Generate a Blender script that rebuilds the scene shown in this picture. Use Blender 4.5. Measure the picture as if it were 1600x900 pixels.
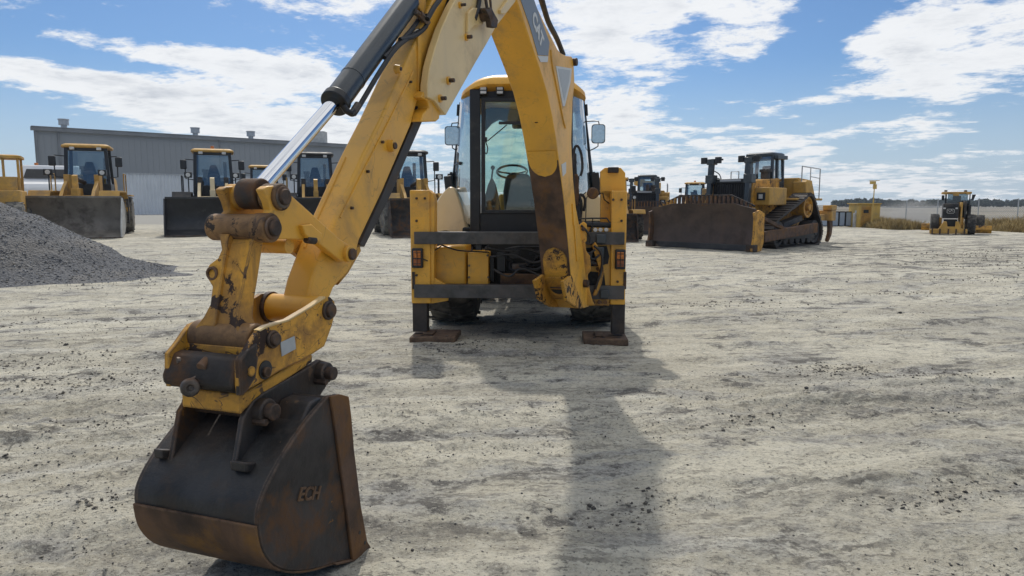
import bpy, math, random
import numpy as np
from mathutils import Vector, Matrix
random.seed(7); RNG = np.random.RandomState(11)
SC = bpy.context.scene; COL = SC.collection
for o in list(bpy.data.objects): bpy.data.objects.remove(o)

# ------------------------------------------------------------ camera, sky, sun, exposure
F = 1100.0; PITCH = math.atan(130/F); CAMH = 1.465
cam_d = bpy.data.cameras.new('camera'); cam = bpy.data.objects.new('camera', cam_d); COL.objects.link(cam)
cam.location = (0, 0, CAMH); cam.rotation_euler = (math.pi/2-PITCH, 0, 0)
cam_d.sensor_width = 36; cam_d.lens = 36*F/1600; cam_d.clip_start = .05; cam_d.clip_end = 20000
SC.camera = cam
SUNV = Vector((-.13, .958, 1.0)).normalized()
sd = bpy.data.lights.new('sun', 'SUN'); sd.energy = 2.45; sd.angle = math.radians(1.3); sd.color = (1, .95, .87)
sun = bpy.data.objects.new('sun', sd); COL.objects.link(sun)
sun.rotation_euler = SUNV.to_track_quat('Z', 'Y').to_euler(); sun.location = (0, 0, 30)
SC.view_settings.view_transform = 'Standard'; SC.view_settings.look = 'None'
SC.view_settings.gamma = 1; SC.view_settings.exposure = 0.10; SC.view_settings.use_curve_mapping = False
SC.cycles.max_bounces = 6; SC.cycles.diffuse_bounces = 2; SC.cycles.glossy_bounces = 3
SC.cycles.transparent_max_bounces = 12; SC.cycles.transmission_bounces = 4; SC.cycles.volume_bounces = 0
SC.cycles.caustics_reflective = False; SC.cycles.caustics_refractive = False
try: SC.cycles.use_denoising = True
except Exception: pass
SC.cycles.sample_clamp_indirect = 6

class NT:                                   # small node-tree helper
    def __init__(s, tree): s.t = tree; s.n = tree.nodes; s.l = tree.links
    def add(s, typ, **kw):
        n = s.n.new(typ)
        for k, v in kw.items():
            if k.startswith('i_'):
                key = k[2:]; key = int(key) if key.isdigit() else key
                s.set(n, key, v)
            else: setattr(n, k, v)
        return n
    def set(s, n, key, v):
        if hasattr(v, 'is_linked') or isinstance(v, bpy.types.NodeSocket): s.l.new(v, n.inputs[key])
        else: n.inputs[key].default_value = v
    def math(s, op, a, b=None, c=None, clamp=False):
        n = s.n.new('ShaderNodeMath'); n.operation = op; n.use_clamp = clamp
        s.set(n, 0, a)
        if b is not None: s.set(n, 1, b)
        if c is not None: s.set(n, 2, c)
        return n.outputs[0]
    def vmath(s, op, a, b=None):
        n = s.n.new('ShaderNodeVectorMath'); n.operation = op
        s.set(n, 0, a)
        if b is not None: s.set(n, 1, b)
        return n.outputs['Value'] if op in ('LENGTH', 'DOT_PRODUCT', 'DISTANCE') else n.outputs[0]
    def mix(s, f, a, b):
        n = s.n.new('ShaderNodeMix'); n.data_type = 'RGBA'
        s.set(n, 0, f); s.set(n, 6, c4(a)); s.set(n, 7, c4(b)); return n.outputs[2]
    def noise(s, vec, scale, detail=4, rough=.55, dist=0):
        n = s.n.new('ShaderNodeTexNoise'); s.set(n, 'Vector', vec); n.inputs['Scale'].default_value = scale
        n.inputs['Detail'].default_value = detail; n.inputs['Roughness'].default_value = rough
        n.inputs['Distortion'].default_value = dist; return n.outputs['Fac']
    def ramp(s, v, lo, hi):                 # smooth step from lo to hi
        n = s.n.new('ShaderNodeMapRange'); n.interpolation_type = 'SMOOTHSTEP'
        s.set(n, 0, v); s.set(n, 1, lo); s.set(n, 2, hi); return n.outputs[0]
    def scale(s, vec, sc):
        n = s.n.new('ShaderNodeVectorMath'); n.operation = 'MULTIPLY'
        s.set(n, 0, vec); n.inputs[1].default_value = sc; return n.outputs[0]
def c4(c):
    if isinstance(c, (tuple, list)): return (c[0], c[1], c[2], 1) if len(c) == 3 else tuple(c)
    return c

world = bpy.data.worlds.new('World'); SC.world = world; world.use_nodes = True
w = NT(world.node_tree); w.n.clear()
sky = w.add('ShaderNodeTexSky', sky_type='NISHITA', sun_disc=False)
sky.sun_elevation = math.asin(SUNV.z); sky.sun_rotation = math.atan2(SUNV.x, SUNV.y)
sky.air_density = 1.0; sky.dust_density = .6; sky.ozone_density = 2.0
dirv = w.add('ShaderNodeTexCoord').outputs['Generated']
sep = w.add('ShaderNodeSeparateXYZ', i_0=dirv)
AZ = w.math('ARCTAN2', sep.outputs[0], sep.outputs[1])
EL = w.math('ARCSINE', w.math('MAXIMUM', w.math('MINIMUM', sep.outputs[2], .9999), -.9999))
den = w.math('ADD', w.math('MAXIMUM', sep.outputs[2], 0.0), .10)
cmb = w.add('ShaderNodeCombineXYZ', i_0=w.math('DIVIDE', sep.outputs[0], den), i_1=w.math('DIVIDE', sep.outputs[1], den), i_2=0.0)
rotn = w.add('ShaderNodeVectorRotate', rotation_type='Z_AXIS', i_Vector=cmb.outputs[0], i_Angle=math.radians(28))
cp = rotn.outputs[0]
n1 = w.noise(w.scale(cp, (1.0, .8, 1)), 1.15, 10, .64, .25)
n2 = w.noise(cp, 5.0, 9, .70, .15)
n3 = w.noise(w.scale(cp, (1.0, 1.3, 1)), 2.4, 8, .68, .2)
cov = w.math('ADD', w.math('MULTIPLY', w.math('SUBTRACT', n1, .5), 1.5), w.math('ADD', w.math('MULTIPLY', w.math('SUBTRACT', n2, .5), .75), w.math('MULTIPLY', w.math('SUBTRACT', n3, .5), 1.0)))
def dir_of(px, py):
    v = Vector((px-800, F*math.cos(PITCH)+(450-py)*math.sin(PITCH), -F*math.sin(PITCH)+(450-py)*math.cos(PITCH))).normalized()
    return math.atan2(v.x, v.y), math.asin(v.z)
PXA = 1/1000.0
# cloud banks and blue gaps: centre in the frame, half sizes, strength
BL = [(105, 58, 60, 12, .30), (200, 72, 80, 15, .30), (300, 85, 85, 18, .28), (400, 98, 100, 22, .28), (490, 115, 90, 26, .26), (10, 92, 70, 14, .30), (110, 115, 80, 16, .28), (215, 140, 100, 20, .26), (330, 165, 120, 26, .25), (470, 190, 150, 34, .24),
      (150, 96, 70, 8, -.22), (60, 150, 110, 12, -.20), (140, 172, 150, 10, .16), (300, 205, 160, 16, .14),
      (120, 5, 120, 16, .22), (330, 40, 230, 32, -.36), (60, 60, 120, 22, -.3), (20, 215, 170, 26, -.28), (570, 20, 110, 40, .34),
      (960, 35, 140, 70, .36), (1090, 98, 80, 16, .32), (790, 110, 70, 45, -.42), (1000, 185, 210, 36, .22), (1130, 230, 240, 42, .24),
      (1220, 120, 150, 60, -.40), (1190, 30, 60, 40, .42), (1290, 40, 70, 50, -.34), (1330, 65, 70, 35, .28), (1510, 80, 140, 80, .34),
      (1420, 112, 80, 30, .26), (1340, 72, 50, 20, .2), (1430, 215, 110, 22, .26), (1300, 150, 45, 10, .25), (1560, 210, 130, 32, -.32), (1340, 180, 60, 30, -.2), (650, 220, 160, 30, .2), (690, 120, 80, 60, -.1), (1080, 60, 20, 60, -.15),
      (800, -420, 2500, 160, -.05), (250, 255, 500, 16, -.1), (1250, 292, 700, 22, .18)]
for px, py, a, b, s in BL:
    a0, e0 = dir_of(px, py)
    dx = w.math('DIVIDE', w.math('SUBTRACT', AZ, a0), a*PXA); dy = w.math('DIVIDE', w.math('SUBTRACT', EL, e0), b*PXA)
    r2 = w.math('ADD', w.math('MULTIPLY', dx, dx), w.math('MULTIPLY', dy, dy))
    g = w.math('EXPONENT', w.math('MULTIPLY', r2, -.8))
    cov = w.math('MULTIPLY_ADD', g, s, cov)
over = w.math('MULTIPLY', w.ramp(EL, .42, .75), .42)          # unseen cloud added overhead to brighten and neutralise the ambient light
cov = w.math('ADD', w.math('SUBTRACT', cov, .085), over)
mask = w.ramp(cov, -.02, .24)
thick = w.ramp(cov, .15, .75)
shade = w.noise(cp, 2.6, 9, .66, .2)
ccol = w.mix(w.math('MULTIPLY', w.ramp(shade, .40, .62), thick), (.88, .89, .90), (.54, .57, .62))
hz = w.ramp(EL, .20, .0)                   # the air whitens towards the horizon
skc = w.add('ShaderNodeVectorMath', operation='MULTIPLY', i_0=sky.outputs[0]); skc.inputs[1].default_value = (.043, .060, .080)
base = w.mix(w.math('MULTIPLY', hz, .72), skc.outputs[0], (.52, .62, .74))
skyc = w.mix(w.math('MULTIPLY', mask, .95), base, ccol)
bg = w.add('ShaderNodeBackground', i_Color=skyc, i_Strength=1.0)
w.l.new(bg.outputs[0], w.add('ShaderNodeOutputWorld').inputs[0])
world.cycles.sampling_method = 'MANUAL'; world.cycles.sample_map_resolution = 512

# ------------------------------------------------------------ pixel rays (used to measure the place)
CAMP = Vector((0, 0, CAMH)); FW = Vector((0, math.cos(PITCH), -math.sin(PITCH))); UP = Vector((0, math.sin(PITCH), math.cos(PITCH))); RT = Vector((1, 0, 0))
def ray(px, py): return FW + RT*((px-800)/F) + UP*((450-py)/F)
def at(px, py, Y):
    r = ray(px, py); return CAMP + r*(Y/r.y)
def gnd(px, py, z=0.0):
    r = ray(px, py); return CAMP + r*((z-CAMH)/r.z)

# ------------------------------------------------------------ materials
MATS = {}
def mat(name, col, rough=.55, metal=0.0, var=.12, vs=3.0, chips=None, dirt=None, streak=None, bump=0.0, bs=40.0, coat=0.0, scratch=0.0, edge=None):
    m = bpy.data.materials.new(name); m.use_nodes = True; t = NT(m.node_tree); t.n.clear(); MATS[name] = m
    tc = t.add('ShaderNodeTexCoord').outputs['Object']
    p = t.add('ShaderNodeBsdfPrincipled'); out = t.add('ShaderNodeOutputMaterial'); t.l.new(p.outputs[0], out.inputs[0])
    v = t.noise(tc, vs, 5, .6)
    dk = tuple(c*(1-var*1.6) for c in col); lt = tuple(min(1, c*(1+var)) for c in col)
    c = t.mix(t.ramp(v, .3, .7), dk, lt)
    r = t.math('ADD', t.math('MULTIPLY', v, .25), rough-.12)
    met = None
    if dirt:      # (colour, amount, scale)
        d = t.noise(tc, dirt[2], 8, .68, .3)
        f = t.ramp(d, .62-dirt[1]*.3, .78-dirt[1]*.2)
        c = t.mix(t.math('MULTIPLY', f, min(.95, .45+dirt[1]*.5)), c, dirt[0]); r = t.math('MULTIPLY_ADD', f, .25, r)
    if streak:    # vertical runs of dirt
        d = t.noise(t.scale(tc, (1, 1, .12)), streak[2], 6, .6)
        f = t.ramp(d, .52, .75); c = t.mix(t.math('MULTIPLY', f, streak[1]), c, streak[0])
    if chips:     # (colour, threshold, scale): chipped paint with sharp borders
        d = t.noise(tc, chips[2], 12, .72, .25); d2 = t.noise(tc, chips[2]*.23, 3, .5)
        dd = t.math('MULTIPLY_ADD', t.math('SUBTRACT', d2, .5), .55, d)
        f = t.ramp(dd, chips[1], chips[1]+.015); c = t.mix(f, c, chips[0]); r = t.math('MULTIPLY_ADD', f, .2, r)
    if scratch:
        for sc_, ang_ in ((3.0, .6), (5.0, 2.1)):
            rv = t.add('ShaderNodeVectorRotate', rotation_type='EULER_XYZ', i_Vector=tc); rv.inputs['Rotation'].default_value = (ang_, ang_*.7, ang_*1.3)
            d = t.noise(t.scale(rv.outputs[0], (1, 1, .35)), sc_, 3, .5, 1.5); f = t.ramp(t.math('ABSOLUTE', t.math('SUBTRACT', d, .5)), .007, .003)
            f = t.math('MULTIPLY', f, t.ramp(t.noise(tc, sc_*1.7+3, 3, .6), .50, .56)); c = t.mix(t.math('MULTIPLY', f, scratch), c, (.06, .036, .024))
        d = t.noise(tc, 42, 5, .7); f = t.ramp(d, .66, .68); c = t.mix(t.math('MULTIPLY', f, scratch), c, (.07, .04, .025))
    if edge:      # paint rubbed off along the edges of the plates
        bv = t.add('ShaderNodeBevel', samples=4, i_Radius=.014); ge = t.add('ShaderNodeNewGeometry')
        e = t.math('SUBTRACT', 1.0, t.vmath('DOT_PRODUCT', bv.outputs[0], ge.outputs['Normal']))
        e = t.math('MULTIPLY', e, t.math('MULTIPLY', t.ramp(t.noise(tc, 16, 6, .7), .36, .62), 7.0), clamp=True); c = t.mix(e, c, edge)
    t.set(p, 'Base Color', c); t.set(p, 'Roughness', r); p.inputs['Metallic'].default_value = metal
    if coat: p.inputs['Coat Weight'].default_value = coat; p.inputs['Coat Roughness'].default_value = .15
    if bump:
        b = t.add('ShaderNodeBump'); b.inputs['Strength'].default_value = bump; b.inputs['Distance'].default_value = .01
        t.l.new(t.noise(tc, bs, 6, .65), b.inputs['Height']); t.l.new(b.outputs[0], p.inputs['Normal'])
    return m
YB = (.80, .41, .042)
mat('yellow', YB, .42, vs=1.5, var=.07, dirt=((.42, .25, .09), .50, 2.6), streak=((.45, .27, .09), .30, 9), chips=((.09, .05, .03), .72, 7), coat=.10, scratch=.25, bump=.05, bs=90)
mat('yellow_pale', (.76, .55, .24), .40, vs=1.4, var=.05, dirt=((.50, .36, .20), .45, 2.2), streak=((.50, .37, .2), .35, 8), chips=((.10, .06, .04), .83, 6), coat=.3, bump=.04, bs=90)
mat('yellow_worn', (.64, .32, .036), .5, vs=3, var=.18, dirt=((.22, .12, .05), .62, 4), chips=((.045, .028, .022), .60, 9), streak=((.13, .07, .035), .75, 11), bump=.15, bs=60, scratch=.8, edge=(.06, .038, .025))
mat('yellow_scuffed', (.66, .33, .036), .5, vs=3, var=.18, dirt=((.19, .10, .045), .62, 6), chips=((.040, .024, .018), .57, 12), bump=.22, bs=60, scratch=.9, edge=(.05, .032, .022))
mat('pivot_worn', (.22, .12, .045), .55, vs=5, var=.4, dirt=((.075, .045, .03), .60, 6), chips=((.035, .025, .02), .60, 10), bump=.25, bs=60, scratch=.8)
mat('yellow_far', (.60, .34, .065), .55, vs=1.2, var=.2, dirt=((.26, .19, .12), .6, 1.2), chips=((.10, .07, .05), .70, 3))
mat('cream_paint', (.80, .64, .38), .35, vs=1.5, var=.05, dirt=((.5, .42, .3), .3, 2), coat=.3)
mat('rust_plate', (.10, .056, .034), .72, vs=5, var=.35, dirt=((.20, .095, .03), .55, 3.2), streak=((.055, .036, .028), .6, 9), bump=.3, bs=50)
mat('rust', (.10, .054, .028), .75, edge=(.20, .12, .07), vs=4, var=.45, dirt=((.26, .13, .03), .45, 4.5), streak=((.05, .03, .022), .6, 8), bump=.35, bs=45)
mat('rust_dark', (.036, .030, .027), .66, vs=4, var=.45, dirt=((.15, .066, .020), .52, 4.2), streak=((.028, .024, .022), .6, 7), chips=((.24, .11, .025), .70, 5), bump=.5, bs=22, scratch=0.0, edge=(.16, .10, .065))
mat('black_steel', (.020, .020, .021), .50, vs=5, var=.45, dirt=((.062, .040, .026), .50, 3.6), streak=((.10, .085, .07), .22, 14), chips=((.12, .075, .045), .72, 8), bump=.5, bs=18, edge=(.14, .10, .075))
mat('worn_steel', (.13, .112, .098), .5, .35, vs=9, var=.4, dirt=((.20, .10, .045), .55, 7), bump=.25, bs=50)
mat('rail_steel', (.070, .068, .066), .5, vs=6, var=.3, dirt=((.12, .10, .085), .45, 4), bump=.2)
mat('slide_steel', (.040, .034, .032), .5, .2, vs=5, var=.3, dirt=((.10, .07, .05), .5, 6))
mat('pin_steel', (.075, .052, .040), .6, .25, vs=20, var=.35, dirt=((.16, .085, .04), .5, 20), bump=.2, bs=80)
mat('chrome', (.82, .83, .85), .09, 1.0, var=.02)
mat('cylinder_paint', (.030, .040, .048), .38, vs=5, var=.15, dirt=((.10, .10, .10), .3, 6), coat=.3)
mat('rubber_hose', (.020, .021, .024), .55, var=.25, dirt=((.09, .08, .07), .4, 12))
mat('tyre', (.030, .029, .029), .85, vs=6, var=.3, dirt=((.15, .14, .12), .65, 4), bump=.3)
mat('tyre_dusty', (.085, .083, .08), .9, vs=4, var=.3, dirt=((.26, .25, .22), .75, 3), bump=.3)
mat('black_plastic', (.014, .015, .017), .4, var=.2, dirt=((.06, .06, .055), .3, 6))
mat('dark_interior', (.012, .013, .014), .7, var=.2)
mat('seat_fabric', (.014, .015, .017), .8)
mat('grey_blade', (.19, .175, .155), .6, vs=1.0, var=.2, dirt=((.055, .048, .042), .55, 1.4), streak=((.05, .045, .04), .55, 2.5))
mat('black_blade', (.026, .027, .030), .5, vs=1.0, var=.3, dirt=((.085, .082, .078), .4, 1.6))
mat('brown_blade', (.085, .056, .042), .6, vs=.8, var=.2, dirt=((.045, .033, .028), .6, 1.1), streak=((.10, .060, .035), .4, 2.5))
mat('dark_machine', (.035, .035, .038), .6, vs=3, var=.3, dirt=((.12, .10, .08), .5, 3))
mat('white_paint', (.72, .73, .74), .4, vs=2, var=.04, dirt=((.5, .48, .43), .3, 2))
mat('mirror_glass', (.55, .56, .55), .08, 1.0, var=.05, vs=30, dirt=((.3, .25, .2), .3, 40))
mat('decal_grey', (.20, .23, .27), .5, var=.03)
mat('decal_pale', (.42, .44, .45), .5, var=.04, vs=30)
mat('decal_white', (.60, .60, .58), .5, var=.03)
mat('lamp_amber', (.55, .17, .02), .3, var=.25, vs=40)
mat('lamp_red', (.30, .085, .02), .3, var=.2)
mat('lamp_clear', (.6, .6, .58), .2, var=.1)
mat('shed_grey', (.27, .285, .295), .6, vs=.15, var=.03)
mat('shed_trim', (.20, .21, .22), .6, vs=.3)
mat('galvanised', (.42, .44, .46), .45, .4, vs=3, var=.1)
mat('fence_sheet', (.62, .65, .68), .6, vs=.3, var=.05, streak=((.45, .46, .47), .4, 1.5))
mat('panel_blue', (.36, .42, .50), .5, vs=1, var=.05)
mat('hut_yellow', (.60, .40, .10), .6, vs=2, var=.1, dirt=((.45, .33, .15), .5, 3))
mat('concrete_white', (.5, .5, .48), .8, vs=2)
mat('timber_pad', (.16, .10, .06), .8, vs=5, var=.35, dirt=((.07, .05, .04), .6, 8), bump=.4)
mat('bark', (.08, .06, .045), .9)
mat('leaf', (.045, .065, .030), .8, vs=.2, var=.35)
mat('dry_grass', (.42, .31, .13), .85, vs=.8, var=.35)
mat('dry_grass_dark', (.24, .19, .09), .85, vs=.8, var=.35)

def glass(name, tint, refl=1.0):
    m = bpy.data.materials.new(name); m.use_nodes = True; t = NT(m.node_tree); t.n.clear(); MATS[name] = m
    tr = t.add('ShaderNodeBsdfTransparent', i_Color=c4(tint)); gl = t.add('ShaderNodeBsdfGlossy', i_Roughness=.03)
    lw = t.add('ShaderNodeLayerWeight', i_Blend=.25)
    df = t.add('ShaderNodeBsdfDiffuse', i_Color=(.35, .36, .36, 1))
    tc = t.add('ShaderNodeTexCoord').outputs['Object']
    m0 = t.add('ShaderNodeMixShader', i_0=t.math('MULTIPLY', t.ramp(t.noise(tc, 3, 6), .35,   .7), .05)); t.l.new(tr.outputs[0], m0.inputs[1]); t.l.new(df.outputs[0], m0.inputs[2])
    m1 = t.add('ShaderNodeMixShader', i_0=t.math('MULTIPLY_ADD', lw.outputs['Facing'], .55*refl, .07*refl)); t.l.new(m0.outputs[0], m1.inputs[1]); t.l.new(gl.outputs[0], m1.inputs[2])
    t.l.new(m1.outputs[0], t.add('ShaderNodeOutputMaterial').inputs[0]); return m
glass('glass_green', (.84, .93, .90)); glass('glass_clear', (.66, .76, .80), 2.2); glass('glass_dark', (.38, .46, .50), 1.3)

# ------------------------------------------------------------ mesh helpers
class MB:
    def __init__(s, xf=None): s.v = []; s.f = []; s.xf = xf
    def add(s, vs, fs):
        k = len(s.v); s.v += [Vector(v) for v in vs]; s.f += [tuple(i+k for i in f) for f in fs]; return s
    def box(s, c, d, R=None):
        hx, hy, hz = d[0]/2, d[1]/2, d[2]/2; c = Vector(c)
        P = [Vector((x, y, z)) for z in (-hz, hz) for y in (-hy, hy) for x in (-hx, hx)]
        if R is not None: P = [R @ p for p in P]
        return s.add([c+p for p in P], [(0, 2, 3, 1), (4, 5, 7, 6), (0, 1, 5, 4), (2, 6, 7, 3), (0, 4, 6, 2), (1, 3, 7, 5)])
    def bb(s, x0, x1, y0, y1, z0, z1): return s.box(((x0+x1)/2, (y0+y1)/2, (z0+z1)/2), (abs(x1-x0), abs(y1-y0), abs(z1-z0)))
    def beam(s, p, q, wdt, h, up=(0, 0, 1)):
        p = Vector(p); q = Vector(q); z = (q-p); L = z.length; z.normalize(); x = z.cross(Vector(up))
        if x.length < 1e-4: x = Vector((1, 0, 0))
        x.normalize(); y = z.cross(x); R = Matrix((x, y, z)).transposed()
        return s.box((p+q)/2, (wdt, h, L), R)
    def prism(s, A, B):
        n = len(A); a = list(range(n)); b = list(range(n, 2*n))
        return s.add(list(A)+list(B), [tuple(reversed(a)), tuple(b)]+[(i, (i+1) % n, n+(i+1) % n, n+i) for i in range(n)])
    def rings(s, R, cap=True, closed=True):
        n = len(R[0]); fs = []
        for k in range(len(R)-1):
            for i in range(n if closed else n-1):
                j = (i+1) % n; fs.append((k*n+i, k*n+j, (k+1)*n+j, (k+1)*n+i))
        if cap: fs.append(tuple(reversed(range(n)))); fs.append(tuple((len(R)-1)*n+i for i in range(n)))
        return s.add([v for r in R for v in r], fs)
    def frame(s, z):
        z = Vector(z).normalized(); x = z.cross(Vector((0, 0, 1)))
        if x.length < 1e-3: x = Vector((1, 0, 0))
        x.normalize(); return x, z.cross(x)
    def cyl(s, p, q, r, r2=None, n=20, cap=True):
        p = Vector(p); q = Vector(q); x, y = s.frame(q-p); r2 = r if r2 is None else r2
        R = [[c+(x*math.cos(2*math.pi*i/n)+y*math.sin(2*math.pi*i/n))*rr for i in range(n)] for c, rr in ((p, r), (q, r2))]
        return s.rings(R, cap)
    def lathe(s, o, ax, prof, n=32):            # prof: (distance along axis, radius)
        o = Vector(o); ax = Vector(ax).normalized(); x, y = s.frame(ax)
        R = [[o+ax*h+(x*math.cos(2*math.pi*i/n)+y*math.sin(2*math.pi*i/n))*max(r, 1e-4) for i in range(n)] for h, r in prof]
        return s.rings(R, True)
    def tube(s, path, r, n=8):
        P = [Vector(p) for p in path]; R = []; x = None
        for i, p in enumerate(P):
            d = (P[min(i+1, len(P)-1)]-P[max(i-1, 0)]).normalized()
            if x is None: x, _ = s.frame(d)
            x = (x-d*x.dot(d)).normalized(); y = d.cross(x)
            R.append([p+(x*math.cos(2*math.pi*k/n)+y*math.sin(2*math.pi*k/n))*r for k in range(n)])
        return s.rings(R, True)
    def sphere(s, c, r, n=16, sc=(1, 1, 1)):
        c = Vector(c); R = []
        for k in range(n//2+1):
            a = math.pi*k/(n//2); rr = max(math.sin(a), 1e-3)
            R.append([c+Vector((math.cos(2*math.pi*i/n)*rr*r*sc[0], math.sin(2*math.pi*i/n)*rr*r*sc[1], math.cos(a)*r*sc[2])) for i in range(n)])
        return s.rings(R, True)
def spline(P, k=6):
    P = [Vector(p) for p in P]; out = []
    for i in range(len(P)-1):
        a = P[max(i-1, 0)]; b = P[i]; c = P[i+1]; d = P[min(i+2, len(P)-1)]
        for j in range(k):
            t = j/k; out.append(.5*((2*b)+(c-a)*t+(2*a-5*b+4*c-d)*t*t+(3*b-a-3*c+d)*t**3))
    return out+[P[-1]]
def obj(name, mb, m, parent=None, bevel=0.0, seg=2, ang=35, smooth=True, off=None):
    vs = mb.v; 
    if mb.xf: vs = [mb.xf(v) for v in vs]
    me = bpy.data.meshes.new(name); me.from_pydata([tuple(v) for v in vs], [], mb.f); me.validate(); me.update()
    import bmesh
    bm = bmesh.new(); bm.from_mesh(me); bmesh.ops.recalc_face_normals(bm, faces=bm.faces); bm.to_mesh(me); bm.free()
    if smooth:
        me.shade_smooth(); me.set_sharp_from_angle(angle=math.radians(ang))
    me.materials.append(MATS[m] if isinstance(m, str) else m)
    o = bpy.data.objects.new(name, me); COL.objects.link(o)
    if parent is not None: o.parent = parent
    if bevel:
        b = o.modifiers.new('bevel', 'BEVEL'); b.width = bevel; b.segments = seg; b.limit_method = 'ANGLE'; b.angle_limit = math.radians(40); b.use_clamp_overlap = True
    return o
def thing(name, label, cat, loc=(0, 0, 0), rz=0, group=None, kind=None):
    o = bpy.data.objects.new(name, None); COL.objects.link(o); o.location = loc; o.rotation_euler = (0, 0, rz); o.empty_display_size = .3
    return tag(o, label, cat, group, kind)
def tag(o, label=None, cat=None, group=None, kind=None):
    if label: o['label'] = label
    if cat: o['category'] = cat
    if group: o['group'] = group
    if kind: o['kind'] = kind
    return o
def textmesh(name, txt, m, parent, O, U, V, size, depth=.004, xf=None, shear=0, offset=0.0, spacing=1.0):
    cu = bpy.data.curves.new(name, 'FONT'); cu.body = txt; cu.size = 1; cu.align_x = 'CENTER'; cu.align_y = 'CENTER'; cu.shear = shear; cu.offset = offset; cu.space_character = spacing
    to = bpy.data.objects.new(name, cu); COL.objects.link(to)
    dg = bpy.context.evaluated_depsgraph_get(); me0 = to.evaluated_get(dg).to_mesh()
    vs = [v.co.copy() for v in me0.vertices]; fs = [tuple(p.vertices) for p in me0.polygons]
    to.to_mesh_clear(); bpy.data.objects.remove(to)
    W = U.cross(V).normalized(); mb = MB(xf); n = len(vs)
    P = [O+U*(v.x*size)+V*(v.y*size) for v in vs]
    Q = [p+W*depth for p in P]
    # front faces and side walls
    edges = {}
    for f in fs:
        for i in range(len(f)):
            e = (f[i], f[(i+1) % len(f)]); edges[e] = 1
    side = [(a, b, b+n, a+n) for (a, b) in edges if (b, a) not in edges]
    mb.add(P+Q, [tuple(i+n for i in f) for f in fs]+side)
    return obj(name, mb, m, parent, smooth=False)
# ------------------------------------------------------------ ground
def vnoise(x, y, seed=0):
    xi = np.floor(x).astype(np.int64); yi = np.floor(y).astype(np.int64); xf = x-xi; yf = y-yi
    def h(a, b):
        n = (a*374761393+b*668265263+seed*1442695041) & 0x7fffffff; n = ((n ^ (n >> 13))*1274126177) & 0x7fffffff
        return ((n ^ (n >> 16)) & 0xffff)/65535.0
    u = xf*xf*(3-2*xf); v = yf*yf*(3-2*yf)
    return (h(xi, yi)*(1-u)+h(xi+1, yi)*u)*(1-v)+(h(xi, yi+1)*(1-u)+h(xi+1, yi+1)*u)*v
def fbm(x, y, o=4, seed=0, g=.5):
    s = 0; a = 1; t = 0
    for k in range(o): s = s+a*vnoise(x*2**k+k*17.3, y*2**k-k*9.1, seed+k); t += a; a *= g
    return s/t
def gh(x, y):
    x = np.asarray(x, float); y = np.asarray(y, float)
    wv = y-.16*x+1.3*fbm(x*.12, y*.12, 3, 5)+.010*x*x*.6
    near = np.clip(1-(y-4)/30, .0, 1)
    ruts = (fbm(x*.16, wv*1.5, 4, 1, .6)-.5)*.055
    ridg = np.clip(fbm(x*.35+3, wv*2.6, 4, 9)-.57, 0, 1)*.36*(fbm(x*1.5, y*2.5, 3, 14)+.2)
    lump = (fbm(x*2.0, y*3.0, 5, 2, .62)-.5)*.050
    crumb = np.clip(fbm(x*9, y*11, 3, 3, .65)-.54, 0, 1)*.10*np.clip((fbm(x*.5, wv*1.4, 3, 7)-.40)*5, .1, 1)
    tr = np.zeros_like(x)
    for r0, cx, cy, amp in ((27., 16., 40., .05), (29.2, 16., 40., .05), (20., 14, 36, .03)):   # machine tracks curving across the far right of the yard
        d = np.hypot(x-cx, y-cy)-r0; tr += -amp*np.exp(-(d/.28)**2)+amp*.5*np.exp(-((np.abs(d)-.5)/.15)**2)
    big = np.clip((y-13)/10, 0, 1)*np.clip((x-4)/4, 0, 1)*(fbm(x*.5, y*.7, 3, 31)-.5)*.16*np.clip((32-y)/8, 0, 1)
    for r0 in (25.0, 27.1, 28.6):
        d = np.hypot(x+3, y-31.5)-r0; tr2 = -.022*np.exp(-(d/.2)**4)+.016*np.exp(-((np.abs(d)-.3)/.07)**2); tr = tr+tr2*np.clip((fbm(x*.7, y*.7, 3, 41)-.38)*5, 0, 1)
    return ruts+ridg+lump+(crumb+0)*near+tr*np.clip((x-2)/4, .8, 1)+big-.012
def axis(fine0, fine1, st, far):
    a = list(np.arange(fine0, fine1, st)); s = st; p = a[-1]
    while p < far: s *= 1.07; p += s; a.append(p)
    return a
ys = axis(1.2, 6.5, .024, 4000.); 
xr = axis(0., 3.6, .03, 3000.); xs = sorted([-x for x in xr[1:]]+xr)
ys = [-600, -100, -20, -4, 0, .8]+ys
X, Y = np.meshgrid(np.array(xs), np.array(ys)); Z = gh(X, Y)
Z = np.where(Y < 1.2, 0, Z)*np.clip(1-(np.abs(Y)-50)/80, 0, 1)*np.clip(1-(np.abs(X)-60)/60, 0, 1)
nx = len(xs); ny = len(ys)
co = np.stack([X.ravel(), Y.ravel(), Z.ravel()], 1)
idx = np.arange(nx*ny).reshape(ny, nx)
q = np.stack([idx[:-1, :-1].ravel(), idx[:-1, 1:].ravel(), idx[1:, 1:].ravel(), idx[1:, :-1].ravel()], 1)
me = bpy.data.meshes.new('ground'); me.vertices.add(len(co)); me.vertices.foreach_set('co', co.ravel())
me.loops.add(q.size); me.loops.foreach_set('vertex_index', q.ravel()); me.polygons.add(len(q))
me.polygons.foreach_set('loop_start', np.arange(0, q.size, 4)); me.polygons.foreach_set('loop_total', np.full(len(q), 4))
me.update(); me.validate(); me.shade_smooth()
gm = bpy.data.materials.new('yard_ground'); gm.use_nodes = True; t = NT(gm.node_tree); t.n.clear()
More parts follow.
